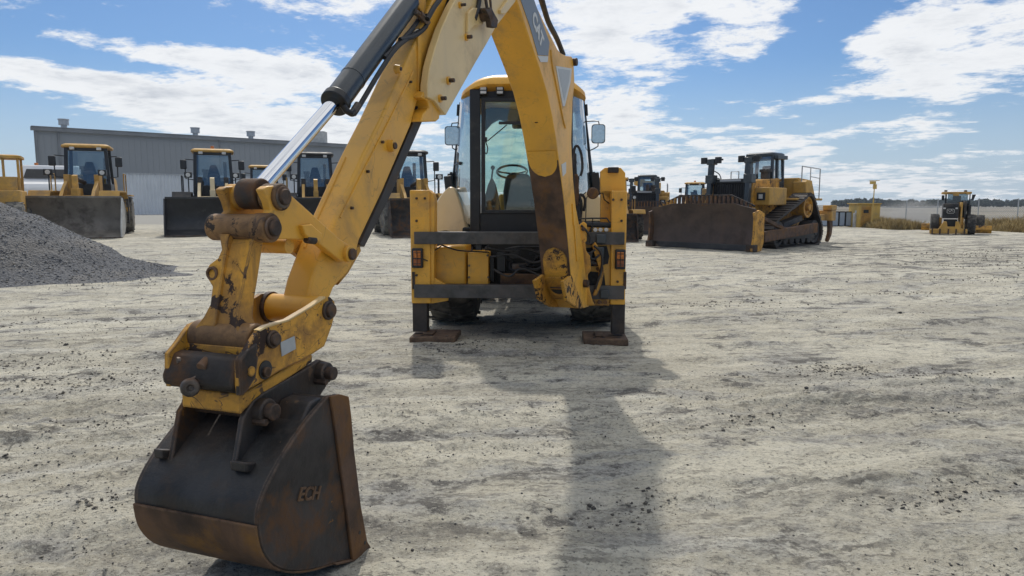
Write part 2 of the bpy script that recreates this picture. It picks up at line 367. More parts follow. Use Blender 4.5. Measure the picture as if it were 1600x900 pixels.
tc = t.add('ShaderNodeTexCoord').outputs['Object']; p = t.add('ShaderNodeBsdfPrincipled'); t.l.new(p.outputs[0], t.add('ShaderNodeOutputMaterial').inputs[0])
sx = t.add('ShaderNodeSeparateXYZ', i_0=tc)
wy = t.math('MULTIPLY_ADD', t.math('SUBTRACT', t.noise(tc, .10, 2, .4), .5), 4.5, t.math('MULTIPLY_ADD', sx.outputs[0], -.16, sx.outputs[1]))
sv = t.add('ShaderNodeCombineXYZ', i_0=t.math('MULTIPLY', sx.outputs[0], .30), i_1=t.math('MULTIPLY_ADD', t.math('SUBTRACT', t.noise(tc, 7, 4, .7), .5), .16, wy), i_2=0.0).outputs[0]
st1 = t.noise(sv, .85, 5, .62, .1); st2 = t.noise(t.scale(sv, (1.3, 1, 1)), 2.3, 4, .62, .1)
iso = t.math('MULTIPLY', t.math('SUBTRACT', t.noise(tc, 5.5, 9, .78), .5), .30)
st1 = t.math('ADD', st1, iso); st2 = t.math('ADD', st2, t.math('MULTIPLY', iso, 1.2))
patch = t.noise(tc, .55, 6, .62, .4)
mid = t.noise(tc, 4.0, 7, .72, .3); fine = t.noise(tc, 34, 6, .75); grit = t.noise(tc, 130, 3, .7)
pale = (.62, .58, .465); tan = (.46, .425, .335); blue = (.285, .29, .295); dark = (.085, .078, .07)
c = t.mix(t.ramp(st1, .40, .60), tan, pale)
c = t.mix(t.math('MULTIPLY', t.ramp(st2, .48, .64), .62), c, blue)
c = t.mix(t.math('MULTIPLY', t.ramp(patch, .52, .66), .42), c, (.28, .275, .265))
st3 = t.math('ADD', t.noise(t.scale(sv, (2.4, 1, 1)), 7.0, 4, .65, .1), t.math('MULTIPLY', iso, .7))
c = t.mix(t.math('MULTIPLY', t.ramp(st3, .54, .66), .55), c, (.15, .145, .135))
c = t.mix(t.math('MULTIPLY', t.ramp(st3, .46, .34), .5), c, (.62, .59, .49))
c = t.mix(t.math('MULTIPLY', t.ramp(mid, .50, .72), .45), c, (.20, .19, .17))
c = t.mix(t.math('MULTIPLY', t.ramp(mid, .44, .30), .40), c, (.56, .53, .44))
# tyre tracks: pairs of shallow curved bands with tread marks
for rr_, hw_, am_ in ((25.0, .24, .75), (27.1, .24, .75), (26.2, .20, .5), (28.6, .26, .6), (23.4, .22, .5)):
    dx_ = t.math('ADD', sx.outputs[0], 3.0); dy_ = t.math('SUBTRACT', sx.outputs[1], 31.5)
    rad = t.math('SQRT', t.math('ADD', t.math('MULTIPLY', dx_, dx_), t.math('MULTIPLY', dy_, dy_)))
    dd = t.math('SUBTRACT', t.math('ADD', rad, t.math('MULTIPLY', t.math('SUBTRACT', t.noise(tc, .5, 2), .5), .35)), rr_)
    ban = t.ramp(t.math('ABSOLUTE', dd), hw_, hw_-.07)
    ang_ = t.math('MULTIPLY', t.math('ARCTAN2', dx_, dy_), rr_)
    tread = t.ramp(t.math('SINE', t.math('MULTIPLY', t.math('ADD', ang_, t.math('MULTIPLY', t.math('ABSOLUTE', dd), 1.2)), 38.0)), -.2, .5)
    wear = t.ramp(t.noise(tc, .9, 5, .65), .42, .56)
    c = t.mix(t.math('MULTIPLY', t.math('MULTIPLY', ban, wear), t.math('MULTIPLY_ADD', tread, .45*am_, .22*am_)), c, (.20, .195, .18))
    edge_ = t.ramp(t.math('ABSOLUTE', t.math('SUBTRACT', t.math('ABSOLUTE', dd), hw_+.03)), .04, .0)
    c = t.mix(t.math('MULTIPLY', t.math('MULTIPLY', edge_, wear), .5*am_), c, (.62, .59, .50))
dsoil = t.math('ADD', t.math('MULTIPLY', st2, .55), t.math('MULTIPLY', t.noise(tc, 2.6, 8, .75, .5), .62))
far_r = t.math('MULTIPLY', t.ramp(sx.outputs[0], 5, 9), t.math('MULTIPLY', t.ramp(sx.outputs[1], 13, 17), t.ramp(sx.outputs[1], 34, 27)))
dsoil = t.math('ADD', dsoil, t.math('MULTIPLY', far_r, .055))
c = t.mix(t.math('MULTIPLY', t.ramp(dsoil, .634, .685), .8), c, dark)
st4 = t.noise(t.scale(sv, (.8, 1.6, 1)), 2.0, 7, .66, .1)
c = t.mix(t.math('MULTIPLY', t.ramp(st4, .57, .66), .7), c, (.66, .63, .53))
c = t.mix(t.math('MULTIPLY', t.ramp(st4, .43, .34), .5), c, (.19, .175, .15))
c = t.mix(t.math('MULTIPLY', t.ramp(fine, .53, .66), .75), c, (.11, .105, .095))
c = t.mix(t.math('MULTIPLY', t.ramp(fine, .46, .33), .5), c, (.64, .62, .52))
g2 = t.noise(t.scale(tc, (.6, 1, 1)), 62, 5, .8)
c = t.mix(t.math('MULTIPLY', t.ramp(g2, .55, .64), .75), c, (.10, .097, .09))
c = t.mix(t.math('MULTIPLY', t.ramp(g2, .45, .36), .55), c, (.68, .66, .57))
sp = t.noise(t.scale(tc, (.7, 1, 1)), 17, 6, .78)
c = t.mix(t.math('MULTIPLY', t.ramp(sp, .60, .66), .75), c, (.09, .085, .078))
for sc_, th_ in ((1.1, .010), (2.3, .012)):       # thin scrape lines left by blades and tyres
    ln = t.noise(t.scale(sv, (.55, 1, 1)), sc_, 5, .55, .1); f_ = t.ramp(t.math('ABSOLUTE', t.math('SUBTRACT', ln, .5)), th_, th_*.3)
    f_ = t.math('MULTIPLY', f_, t.ramp(t.noise(tc, 2.1, 5, .7), .46, .58)); c = t.mix(t.math('MULTIPLY', f_, .6), c, (.15, .14, .12))
    f_ = t.ramp(t.math('ABSOLUTE', t.math('SUBTRACT', ln, .5+th_*2.2)), th_*1.5, th_*.3); f_ = t.math('MULTIPLY', f_, t.ramp(t.noise(tc, 1.7, 5, .7), .48, .6)); c = t.mix(t.math('MULTIPLY', f_, .3), c, (.66, .62, .52))
yv = t.math('MULTIPLY_ADD', t.math('SUBTRACT', t.noise(tc, .05, 3), .5), 6.0, sx.outputs[1])
fieldm = t.ramp(yv, 52, 56)                   # paddocks start beyond the yard fence
fc = t.mix(t.ramp(t.noise(t.scale(tc, (.15, 1, 1)), .035, 4, .6), .40, .60), (.25, .22, .16), (.14, .125, .10))
fc = t.mix(t.ramp(sx.outputs[0], 0., 30.), (.30, .29, .26), fc)
c = t.mix(fieldm, c, fc)
t.set(p, 'Base Color', c); p.inputs['Roughness'].default_value = .92; p.inputs['Specular IOR Level'].default_value = .25
b = t.add('ShaderNodeBump'); b.inputs['Strength'].default_value = 1.0; b.inputs['Distance'].default_value = .045
hh = t.math('ADD', t.math('MULTIPLY', mid, .8), t.math('ADD', t.math('MULTIPLY', fine, .42), t.math('MULTIPLY', grit, .12)))
t.l.new(hh, b.inputs['Height']); t.l.new(b.outputs[0], p.inputs['Normal'])
me.materials.append(gm); go = bpy.data.objects.new('ground', me); COL.objects.link(go); tag(go, kind='structure')

def stones(name, P, S, m, label, cat, cluster=None):
    """P (n,3) positions, S (n,) sizes: small angular stones in one mesh"""
    base = np.array([(1, 0, 0), (-1, 0, 0), (0, 1, 0), (0, -1, 0), (0, 0, .8), (0, 0, -.8)], float)
    tri = np.array([(0, 2, 4), (2, 1, 4), (1, 3, 4), (3, 0, 4), (2, 0, 5), (1, 2, 5), (3, 1, 5), (0, 3, 5)])
    n = len(P); B = np.repeat(base[None], n, 0)*(.65+.7*RNG.rand(n, 6, 1))
    a = RNG.rand(n)*6.28; ca, sa = np.cos(a), np.sin(a); tl = (RNG.rand(n)-.5)*1.6; ct, st_ = np.cos(tl), np.sin(tl)
    x, y, z = B[..., 0], B[..., 1]*(.6+.4*RNG.rand(n, 1)), B[..., 2]*.75
    y, z = y*ct[:, None]-z*st_[:, None], y*st_[:, None]+z*ct[:, None]
    x, y = x*ca[:, None]-y*sa[:, None], x*sa[:, None]+y*ca[:, None]
    V = np.stack([x, y, z], -1)*S[:, None, None]+P[:, None, :]
    T = (tri[None]+np.arange(n)[:, None, None]*6).reshape(-1, 3)
    me = bpy.data.meshes.new(name); me.vertices.add(n*6); me.vertices.foreach_set('co', V.ravel()); me.loops.add(T.size)
    me.loops.foreach_set('vertex_index', T.ravel()); me.polygons.add(len(T)); me.polygons.foreach_set('loop_start', np.arange(0, T.size, 3)); me.polygons.foreach_set('loop_total', np.full(len(T), 3))
    me.update(); me.validate(); me.materials.append(m)
    o = bpy.data.objects.new(name, me); COL.objects.link(o); tag(o, label, cat, kind='stuff'); return o
def stone_mat(name, cols):
    m = bpy.data.materials.new(name); m.use_nodes = True; t = NT(m.node_tree); t.n.clear()
    g = t.add('ShaderNodeNewGeometry'); r = t.add('ShaderNodeValToRGB'); t.l.new(g.outputs['Random Per Island'], r.inputs[0])
    r.color_ramp.interpolation = 'CONSTANT'; e = r.color_ramp.elements; e[0].color = c4(cols[0]); e[0].position = 0; e[1].color = c4(cols[1]); e[1].position = 1/len(cols)
    for i in range(2, len(cols)): q_ = e.new(i/len(cols)); q_.color = c4(cols[i])
    p = t.add('ShaderNodeBsdfPrincipled', i_Roughness=.85); t.l.new(r.outputs[0], p.inputs['Base Color']); t.l.new(p.outputs[0], t.add('ShaderNodeOutputMaterial').inputs[0]); return m
N = 42000
yy = 1.6*np.exp(RNG.rand(N)*math.log(26/1.6)); xx = (RNG.rand(N)-.5)*1.65*yy
wv = yy-.16*xx+1.3*fbm(xx*.12, yy*.12, 3, 5)+.006*xx*xx
keep = RNG.rand(N) < np.clip((fbm(xx*.45, wv*1.3, 4, 7)-.44)*6, .05, 1)
xx, yy = xx[keep], yy[keep]; ss = .0018+.0055*RNG.rand(len(xx))**6*(1+yy*.10)+.00030*yy
big = RNG.rand(len(xx)) < .010; ss = np.where(big, ss*2.2, ss)
stones('loose_stones', np.stack([xx, yy, gh(xx, yy)+ss*.25], 1), ss, stone_mat('stone', [(.07, .068, .065), (.16, .15, .13), (.30, .28, .23), (.10, .10, .10), (.22, .21, .19), (.05, .048, .045)]), 'small loose stones and clods scattered over the pale dirt yard', 'stones')

# clods of dark dug soil in loose drifts
cl_ = []
for (cx_, cy_, lx, ly, n_) in [(q0*1.0, q1, q2*1.15, q3, int(q4*2.2)) for q0, q1, q2, q3, q4 in [(-3.6, 5.7, 1.7, .25, 420), (-4.4, 6.6, 1.2, .16, 220), (-2.6, 4.6, .5, .12, 60), (2.9, 6.2, .55, .14, 150), (3.6, 5.95, .5, .10, 90), (8.2, 7.6, 1.5, .3, 420), (-.5, 7.1, .6, .12, 90), (1.6, 4.6, .5, .1, 60), (4.6, 4.6, .9, .12, 110), (2.3, 3.5, .5, .09, 70),
                              (-1.9, 3.4, .35, .07, 50), (11.5, 17.5, 2.5, .6, 420), (14, 20.5, 3, .7, 420), (17, 23, 3, .5, 260), (9.5, 14.0, 1.6, .4, 220), (3.1, 10.5, 1.1, .2, 140), (6.0, 11.5, 1.5, .2, 160), (-6.2, 8.6, 1.6, .2, 150), (.6, 3.3, .4, .1, 60), (3.4, 3.0, .5, .08, 60), (-3.3, 3.9, .5, .08, 60)]]:
    a_ = RNG.randn(n_)*lx*.5; b2 = RNG.randn(n_)*ly; cl_.append(np.stack([cx_+a_, cy_+b2+.16*a_+.06*np.sin(a_*7)], 1))
cl_ = np.concatenate(cl_); sz_ = (.0035+.011*RNG.rand(len(cl_))**4)*(1+cl_[:, 1]*.05)
stones('soil_clods', np.stack([cl_[:, 0], cl_[:, 1], gh(cl_[:, 0], cl_[:, 1])+sz_*.2], 1), sz_, stone_mat('soil', [(.11, .10, .085), (.17, .155, .13), (.26, .24, .195), (.07, .064, .056)]), 'drifts of dark crumbled soil clods lying on the pale yard', 'soil clods')

# gravel heap at the left
gc = (-11.5, 15.2); GR = 3.25; GH = 1.86
def pile(x, y):
    d = np.hypot(x-gc[0], (y-gc[1])*1.05); d = d*(1+.12*(fbm(x*.6, y*.6, 3, 21)-.5))
    hcone = GH*(1-d/GR); tail = .06*np.exp(-((x+8.3)/1.3)**2-((y-14.6)/1.1)**2)
    hs = np.where(hcone > .35, hcone, .35*np.exp((hcone-.35)/.35)-.03)
    return np.minimum(hs, GH-.15*np.exp(-d))+tail+(fbm(x*1.3, y*1.3, 5, 22, .6)-.5)*.30*np.clip(hs*3, .1, 1)-.03
a = np.arange(-17, -4.8, .09); b_ = np.arange(9.5, 21, .09); PX, PY = np.meshgrid(a, b_); PZ = pile(PX, PY)
PZ = np.maximum(PZ, -.10)
mb = MB(); nxp = len(a)
mb.v = [Vector(v) for v in np.stack([PX.ravel()-gc[0], PY.ravel()-gc[1], PZ.ravel()], 1)]
for j in range(len(b_)-1):
    for i in range(nxp-1):
        k = j*nxp+i
        if PZ[j, i] > -.09 or PZ[j+1, i+1] > -.09: mb.f.append((k, k+1, k+nxp+1, k+nxp))
grm = bpy.data.materials.new('gravel'); grm.use_nodes = True; t = NT(grm.node_tree); t.n.clear()
tc = t.add('ShaderNodeTexCoord').outputs['Object']; vo = t.add('ShaderNodeTexVoronoi', i_Scale=26.0); t.l.new(tc, vo.inputs['Vector'])
c = t.mix(t.math('MULTIPLY', vo.outputs['Color'], 1.0), (.045, .048, .055), (.15, .155, .165)); c = t.mix(t.math('MULTIPLY', t.ramp(t.noise(tc, .8, 4), .45, .7), .4), c, (.22, .20, .17))
p = t.add('ShaderNodeBsdfPrincipled', i_Roughness=.9); t.set(p, 'Base Color', c); b = t.add('ShaderNodeBump'); b.inputs['Strength'].default_value = .9; b.inputs['Distance'].default_value = .03
t.l.new(vo.outputs['Distance'], b.inputs['Height']); t.l.new(b.outputs[0], p.inputs['Normal']); t.l.new(p.outputs[0], t.add('ShaderNodeOutputMaterial').inputs[0])
po = obj('gravel_pile', mb, grm); po.location = (gc[0], gc[1], 0); tag(po, 'heap of blue grey crushed gravel at the left edge in front of the loaders', 'gravel pile', kind='stuff')
N = 34000; xx = -17+RNG.rand(N)*12.5; yy = 10.5+RNG.rand(N)*6.5; zz = pile(xx, yy)
keep = (zz > .0) | (RNG.rand(N) < .15*np.exp(-((xx+8)/2.0)**2-((yy-14)/1.6)**2)); xx, yy, zz = xx[keep], yy[keep], np.maximum(zz[keep], gh(xx[keep], yy[keep]))
stones('gravel', np.stack([xx, yy, zz+.004], 1), .006+.026*RNG.rand(len(xx))**4, stone_mat('gravel_stone', [(.07, .075, .085), (.14, .145, .16), (.26, .265, .275), (.10, .105, .115), (.18, .165, .14)]), 'loose grey crushed stones covering the gravel heap and its spilled tail', 'gravel')

# ------------------------------------------------------------ shed, fences, far field, trees
def P2(px, Y): return at(px, 400, Y).x
shed = thing('industrial_shed', 'long grey metal clad shed with roof vents behind the loaders', 'shed', (P2(52, 110), 110, 0))
A0 = Vector((at(52, 200, 110).x, 110, 0)); B0 = Vector((at(545, 228, 143).x, 143, 0)); H1 = at(52, 200, 110).z; H2 = at(545, 228, 143).z
un = (B0-A0); LW = un.length; un.normalize(); nn = Vector((un.y, -un.x, 0))            # nn points to the yard
def S(u, n, z): return A0+un*u+nn*n+Vector((0, 0, z))-Vector(shed.location)
def zt(u): return H1+(H2-H1)*u/LW
wl = MB(); wl.prism([S(0, 0, 0), S(LW, 0, 0), S(LW, 0, zt(LW)), S(0, 0, zt(0))], [S(1.2, -9, 0), S(LW, -9, 0), S(LW, -9, zt(LW)+.3), S(1.2, -9, zt(0)+.3)])
obj('wall', wl, 'shed_grey', shed, smooth=False)
rb = MB()
for k in range(int(LW/.9)): rb.beam(S(k*.9+.4, .04, .1), S(k*.9+.4, .02, zt(k*.9)-.3), .08, .03, nn)
ro = obj('cladding_rib', rb, 'shed_grey', shed, smooth=False); ro['kind'] = 'stuff'
for u in (.3, 3.2, 27.5, 40): 
    q_ = MB(); q_.beam(S(u, .15, 0), S(u, .15, zt(u)-.2), .28, .2, nn); obj('downpipe', q_, 'shed_trim', shed)
g_ = MB(); g_.beam(S(-.4, .25, zt(0)-.1), S(LW+.3, .25, zt(LW)-.1), .5, .55, (0, 0, 1)); g_.beam(S(-.3, .1, zt(0)+.25), S(LW+.3, .1, zt(LW)+.25), .9, .12, (0, 0, 1)); obj('gutter', g_, 'shed_trim', shed)
for px, py0, py1, wv_ in ((109, 187, 202, 1.5), (311, 199, 214, 1.4), (397, 207, 219, 1.3), (501, 207, 226, 3.0)):
    u = None
    for k in range(600):
        pnt = A0+un*(k*.1)+nn*(-3); 
        if pnt.x*1.0/pnt.y*F/ (math.cos(PITCH)) < (px-800)*1.0: u = k*.1
    u = u or 1; z0 = zt(u)+.1; c_ = S(u, -3, z0); v_ = MB()
    if wv_ < 2: v_.cyl(c_, c_+Vector((0, 0, 1.0)), .45, n=16).cyl(c_+Vector((0, 0, .9)), c_+Vector((0, 0, 1.75)), .75, .72, n=18).cyl(c_+Vector((0, 0, 1.7)), c_+Vector((0, 0, 1.85)), .85, .8, n=18); obj('roof_vent', v_, 'galvanised', shed)
    else: v_.box(c_+Vector((0, 0, 1.3)), (3.0, 2.2, 2.6)).box(c_+Vector((-.9, 0, 2.7)), (.9, 1.0, .5)); obj('roof_plant_box', v_, 'concrete_white', shed, .05)
# white corrugated fence in front of the shed
f0 = at(200, 400, 104); f1 = at(520, 400, 124); f0.z = f1.z = 0; fz = 6.0
fen = thing('corrugated_fence', 'white corrugated sheet fence standing in front of the long grey shed', 'fence', (f0.x, f0.y, 0))
fm = MB(); L_ = (f1-f0).length; ud = (f1-f0).normalized(); fn = Vector((ud.y, -ud.x, 0)); nS = int(L_/.12); fr = []
for k in range(nS+1):
    q_ = ud*(k*.12)+fn*(.06*math.sin(k*math.pi/2)); fr.append(q_)
fm.prism([q_ for q_ in fr]+[q_-fn*.15 for q_ in reversed(fr)], [q_+Vector((0, 0, fz)) for q_ in fr]+[q_-fn*.15+Vector((0, 0, fz)) for q_ in reversed(fr)])
obj('sheeting', fm, 'fence_sheet', fen, smooth=False)
cp_ = MB(); cp_.beam(Vector((0, 0, fz+.05)), ud*L_+Vector((0, 0, fz+.05)), .3, .12); obj('capping', cp_, 'galvanised', fen)

# chain link fence at the right end of the yard: posts are parts, wire is one sheet of strands
FY = 49.0
cl = thing('chain_link_fence', 'chain link fence with steel posts between the yard and the fields', 'fence', (at(1373, 400, FY).x, FY, 0))
ox = cl.location.x
posts = [(1373, 325), (1417, 313), (1466, 311), (1530, 310), (1592, 310), (1660, 310)]
for px, py in posts:
    q_ = at(px, py, FY); m_ = MB(); m_.cyl((q_.x-ox, 0, 0), (q_.x-ox, 0, q_.z), .035, n=8); obj('post', m_, 'galvanised', cl)
rl = MB(); zr = at(1400, 324, FY).z; rl.cyl((0, 0, zr), (at(1466, 400, FY).x-ox, 0, zr), .028, n=8); obj('top_rail', rl, 'galvanised', cl)
wr = MB(); x1_ = at(1660, 400, FY).x-ox; k = -1.6
while k < x1_:
    for s_ in (1, -1):
        a_, b2 = (k, 0) if s_ > 0 else (k+zr, 0); xa = a_; xb = a_+s_*zr; za, zb = 0, zr
        lo_, hi_ = min(xa, xb), max(xa, xb)
        if hi_ < 0 or lo_ > x1_: continue
        wr.beam((xa, 0, za), (xb, 0, zb), .007, .007)
    k += .16
for z_ in (zr*.33, zr*.66, zr): wr.beam((0, 0, z_), (x1_, 0, z_), .009, .009)
wo = obj('wire_mesh', wr, 'galvanised', cl, smooth=False); wo['kind'] = 'stuff'

# grey blue panels in dark frames near the hut
PYY = 47.0
pf = thing('panel_fence', 'blue grey sheet panels in dark frames left of the yellow hut', 'fence', (at(1295, 400, PYY).x, PYY, 0)); ox = pf.location.x
zt_, zb_ = at(1295, 331, PYY).z, .06
for a_, b2 in ((1280, 1296), (1297, 1307), (1308, 1317), (1318, 1330)):
    xa, xb = at(a_, 400, PYY).x-ox, at(b2, 400, PYY).x-ox
    m_ = MB(); m_.bb(xa+.03, xb-.03, -.01, .01, zb_+.03, zt_-.03); pn = obj('panel', m_, 'panel_blue', pf, smooth=False)
    m_ = MB()
    for q0, q1 in (((xa, zb_), (xb, zb_)), ((xa, zt_), (xb, zt_)), ((xa, zb_), (xa, zt_)), ((xb, zb_), (xb, zt_))): m_.beam((q0[0], 0, q0[1]), (q1[0], 0, q1[1]), .06, .06, (0, 1, 0))
    obj('frame', m_, 'black_plastic', pn, smooth=False)
# yellow hut
HY = 46.0; hx0, hx1 = at(1338, 400, HY).x, at(1371, 400, HY).x; hz = at(1350, 319, HY).z
hut = thing('site_hut', 'small yellow hut with a window sign beside the tall thin pole', 'hut', ((hx0+hx1)/2, HY, 0)); hw = hx1-hx0
m_ = MB(); m_.bb(-hw/2, hw/2, 0, 1.4, 0, hz); obj('wall', m_, 'hut_yellow', hut, .01)
m_ = MB(); m_.bb(-hw/2-.12, hw/2+.04, -.1, 1.45, hz, hz+.06); obj('roof', m_, 'hut_yellow', hut, .01)
m_ = MB(); m_.bb(-hw/2+.15, .1, -.03, -.001, .05, hz-.12); dr = obj('door', m_, 'yellow_far', hut, .005)
m_ = MB(); m_.bb(-hw/2+.28, -.08, -.05, -.031, hz*.62, hz*.76); obj('window', m_, 'black_plastic', dr)
m_ = MB()
for k in range(8): m_.bb(-hw/2+.22+k*.07, -hw/2+.235+k*.07, -.045, -.031, .1, hz-.2)
obj('slats', m_, 'yellow_worn', dr)
cs = thing('concrete_block', 'pale upright slab between the blue panels and the yellow hut', 'slab', (at(1334, 400, HY+.4).x, HY+.4, 0))
m_ = MB(); m_.bb(-.16, .16, -.1, .1, 0, at(1334, 333, HY).z).bb(-.05, .2, -.12, .12, at(1334, 333, HY).z, at(1334, 329, HY).z); obj('slab', m_, 'concrete_white', cs, .02)
PY_ = 45.4; q0 = at(1362, 350, PY_); q1 = at(1367, 283, PY_); q0.z = 0
pl = thing('signal_pole', 'tall thin leaning yellow pole with a small lamp bracket beside the hut', 'pole', tuple(q0))
m_ = MB(); d_ = q1-q0; m_.cyl((0, 0, 0), d_*.6, .05, .04, n=8).cyl(d_*.6, d_, .035, .025, n=8); obj('pole', m_, 'hut_yellow', pl)
m_ = MB(); m_.box(d_+Vector((-.12, 0, -.1)), (.34, .14, .18)).beam(d_+Vector((-.35, 0, .02)), d_+Vector((.3, 0, .04)), .04, .04).box(d_+Vector((.02, 0, -.35)), (.2, .12, .3)); obj('lamp_head', m_, 'hut_yellow', pl, .01)

# dry grass along the fence
def grass(name, x0, x1, y0, y1, n, h, label, seed):
    r = np.random.RandomState(seed); m = MB(); 
    for k in range(n):
        x = x0+(x1-x0)*r.rand(); y = y0+(y1-y0)*r.rand(); e = math.sin(math.pi*min(1, max(0, (x-x0)/(x1-x0))))
        hh = h*.8*(.3+.9*r.rand())*(.45+.55*e)*(.6+.8*float(fbm(np.array(x*.8), np.array(y*.8), 2, 3))); a = r.rand()*3.14; wd = .018+.02*r.rand(); lx, ly = (r.rand(2)-.5)*hh*.9
        dx, dy = math.cos(a)*wd, math.sin(a)*wd
        m.add([(x-dx, y-dy, -.03), (x+dx, y+dy, -.03), (x+lx*.5+dx*.7, y+ly*.5+dy*.7, hh*.6), (x+lx*.5-dx*.7, y+ly*.5-dy*.7, hh*.6), (x+lx*1.2, y+ly*1.2, hh)], [(0, 1, 2, 3), (3, 2, 4)])
    o = obj(name, m, 'dry_grass', smooth=False); tag(o, label, 'grass', kind='stuff')
grass('dry_grass', at(1368, 400, 44).x, at(1440, 400, 44).x, 42.5, 47, 5000, .75, 'dry yellow grass growing between the hut and the grader', 1)
grass('dry_grass', at(1548, 400, 40).x, at(1720, 400, 40).x, 36.5, 45, 9000, .85, 'dry yellow grass beside the road at the right edge', 2)

# far treeline: separate trees, each a trunk and a leafy crown
def crown(m, c, rx, rz, n, r):
    for k in range(n):
        a = r.rand()*6.28; z = r.rand()*2-1; rr = math.sqrt(1-z*z)*(.55+.5*r.rand())
        cc = Vector(c)+Vector((math.cos(a)*rr*rx, math.sin(a)*rr*rx, z*rz*(.7+.4*r.rand())))
        s = rx*(.16+.16*r.rand()); u = Vector((r.randn(), r.randn(), r.randn())).normalized(); v = u.cross(Vector((r.randn(), r.randn(), r.randn()))).normalized()
        w_ = u.cross(v)
        m.add([cc+u*s, cc-u*s*.6+v*s, cc-u*s*.7-v*s*.9, cc+w_*s*.7], [(0, 1, 2), (0, 3, 1), (1, 3, 2), (2, 3, 0)])
tr = np.random.RandomState(5); protos = []
def mk_tree(h, wd, seed):
    r = np.random.RandomState(seed); T = thing('tree', 'x', 'tree')
    m = MB(); m.cyl((0, 0, 0), (0, 0, h*.5), .35, .2, n=7)
    for k in range(4): a = r.rand()*6.28; m.cyl((0, 0, h*(.2+.07*k)), (math.cos(a)*wd*.5, math.sin(a)*wd*.5, h*(.45+.1*k)), .14, .06, n=5)
    obj('trunk', m, 'bark', T); m = MB()
    for k in range(6): a = r.rand()*6.28; q = r.rand()*wd*.55; crown(m, (math.cos(a)*q, math.sin(a)*q, h*(.34+.34*r.rand())), wd*(.40+.2*r.rand()), h*(.24+.1*r.rand()), 120, r)
    obj('crown', m, 'leaf', T, smooth=False); return T
def copy_tree(o, parent=None):
    c = o.copy(); COL.objects.link(c); c.parent = parent
    for ch in o.children: copy_tree(ch, c)
    return c
pr = [mk_tree(9, 5, 1), mk_tree(11, 4.5, 2), mk_tree(8, 6.5, 3)]
used = set(); px = 1296.0; i = 0; TY = 420.0
while px < 1680:
    hpx = 11+4*float(fbm(np.array(px*.03), np.array(1.), 3, 40))*2-3.2
    if px > 1440: hpx = max(7.5, hpx*.86)
    if px < 1302 or 1300+128 < px < 1300+138: hpx = 4
    k = tr.randint(3); Yt = TY+tr.rand()*40; h = hpx*Yt/F*1.15
    o = pr[k] if k not in used else copy_tree(pr[k]); used.add(k)
    o.location = ((px-800)/F*Yt, Yt, 0); s = h/(9, 11, 8)[k]; o.scale = (s*1.1, s*1.1, s); o.rotation_euler = (0, 0, tr.rand()*6)
    tag(o, 'dark green tree in the distant windbreak along the horizon beyond the fields', 'tree', 'trees of the distant windbreak'); px += 4.4+2.4*tr.rand(); i += 1

# dust hanging in the air behind the fence, and the thin haze over the plain
def volume(name, lo, hi, dens, col, label, noisy=False):
    m = MB(); m.bb(lo[0], hi[0], lo[1], hi[1], lo[2], hi[2]); mt_ = bpy.data.materials.new(name); mt_.use_nodes = True; t = NT(mt_.node_tree); t.n.clear(); MATS[name] = mt_
    v = t.add('ShaderNodeVolumePrincipled'); v.inputs['Color'].default_value = c4(col); v.inputs['Density'].default_value = dens; v.inputs['Anisotropy'].default_value = .2
    if noisy:
        tc = t.add('ShaderNodeTexCoord').outputs['Generated']; s_ = t.add('ShaderNodeSeparateXYZ', i_0=tc)
        d = t.vmath('LENGTH', t.vmath('SUBTRACT', t.scale(tc, (2, 2, 1.0)), (1.0, 1.0, .0)))
        f = t.math('MULTIPLY', t.ramp(t.math('ADD', d, t.math('MULTIPLY', t.math('SUBTRACT', t.noise(tc, 3.0, 5, .6), .5), 1.5)), .95, .25), dens); t.set(v, 'Density', f)
    t.l.new(v.outputs[0], t.add('ShaderNodeOutputMaterial').inputs['Volume']); o = obj(name, m, mt_, smooth=False); tag(o, label, name.replace('_', ' '), kind='stuff'); return o
dc = at(1425, 330, 56); volume('dust_cloud', (dc.x-5.0, 53, .02), (dc.x+5.0, 59, 2.1), .35, (.80, .78, .74), 'pale brown dust drifting behind the chain link fence', True)
volume('haze', (-900, -60, -1.0), (900, 900, 40), .00030, (.72, .82, .95), 'thin blue haze over the far fields and windbreak')
# ------------------------------------------------------------ backhoe loader
YAW = math.radians(3.4); BO = Vector((.08, 7.4, 0))
BX = Vector((math.cos(YAW), -math.sin(YAW), 0)); BY = Vector((math.sin(YAW), math.cos(YAW), 0))
def B(x, y, z): return BO+BX*x+BY*y+Vector((0, 0, z))
bh = thing('backhoe_loader', 'yellow backhoe loader in the foreground, its boom arched forward and rusty bucket on the ground', 'backhoe loader', tuple(BO))
AX = lambda v: v-BO                       # arm parts are measured in world metres
BF = lambda v: BX*v.x+BY*v.y+Vector((0, 0, v.z))   # body parts are given in body metres
def bp(px, py, yl):                       # photo pixel -> body coordinates at depth yl behind the rear face
    r = ray(px, py); k = ((BO+BY*yl-CAMP).dot(BY))/(r.dot(BY)); v = CAMP+r*k-BO
    return Vector((v.dot(BX), yl, v.z))
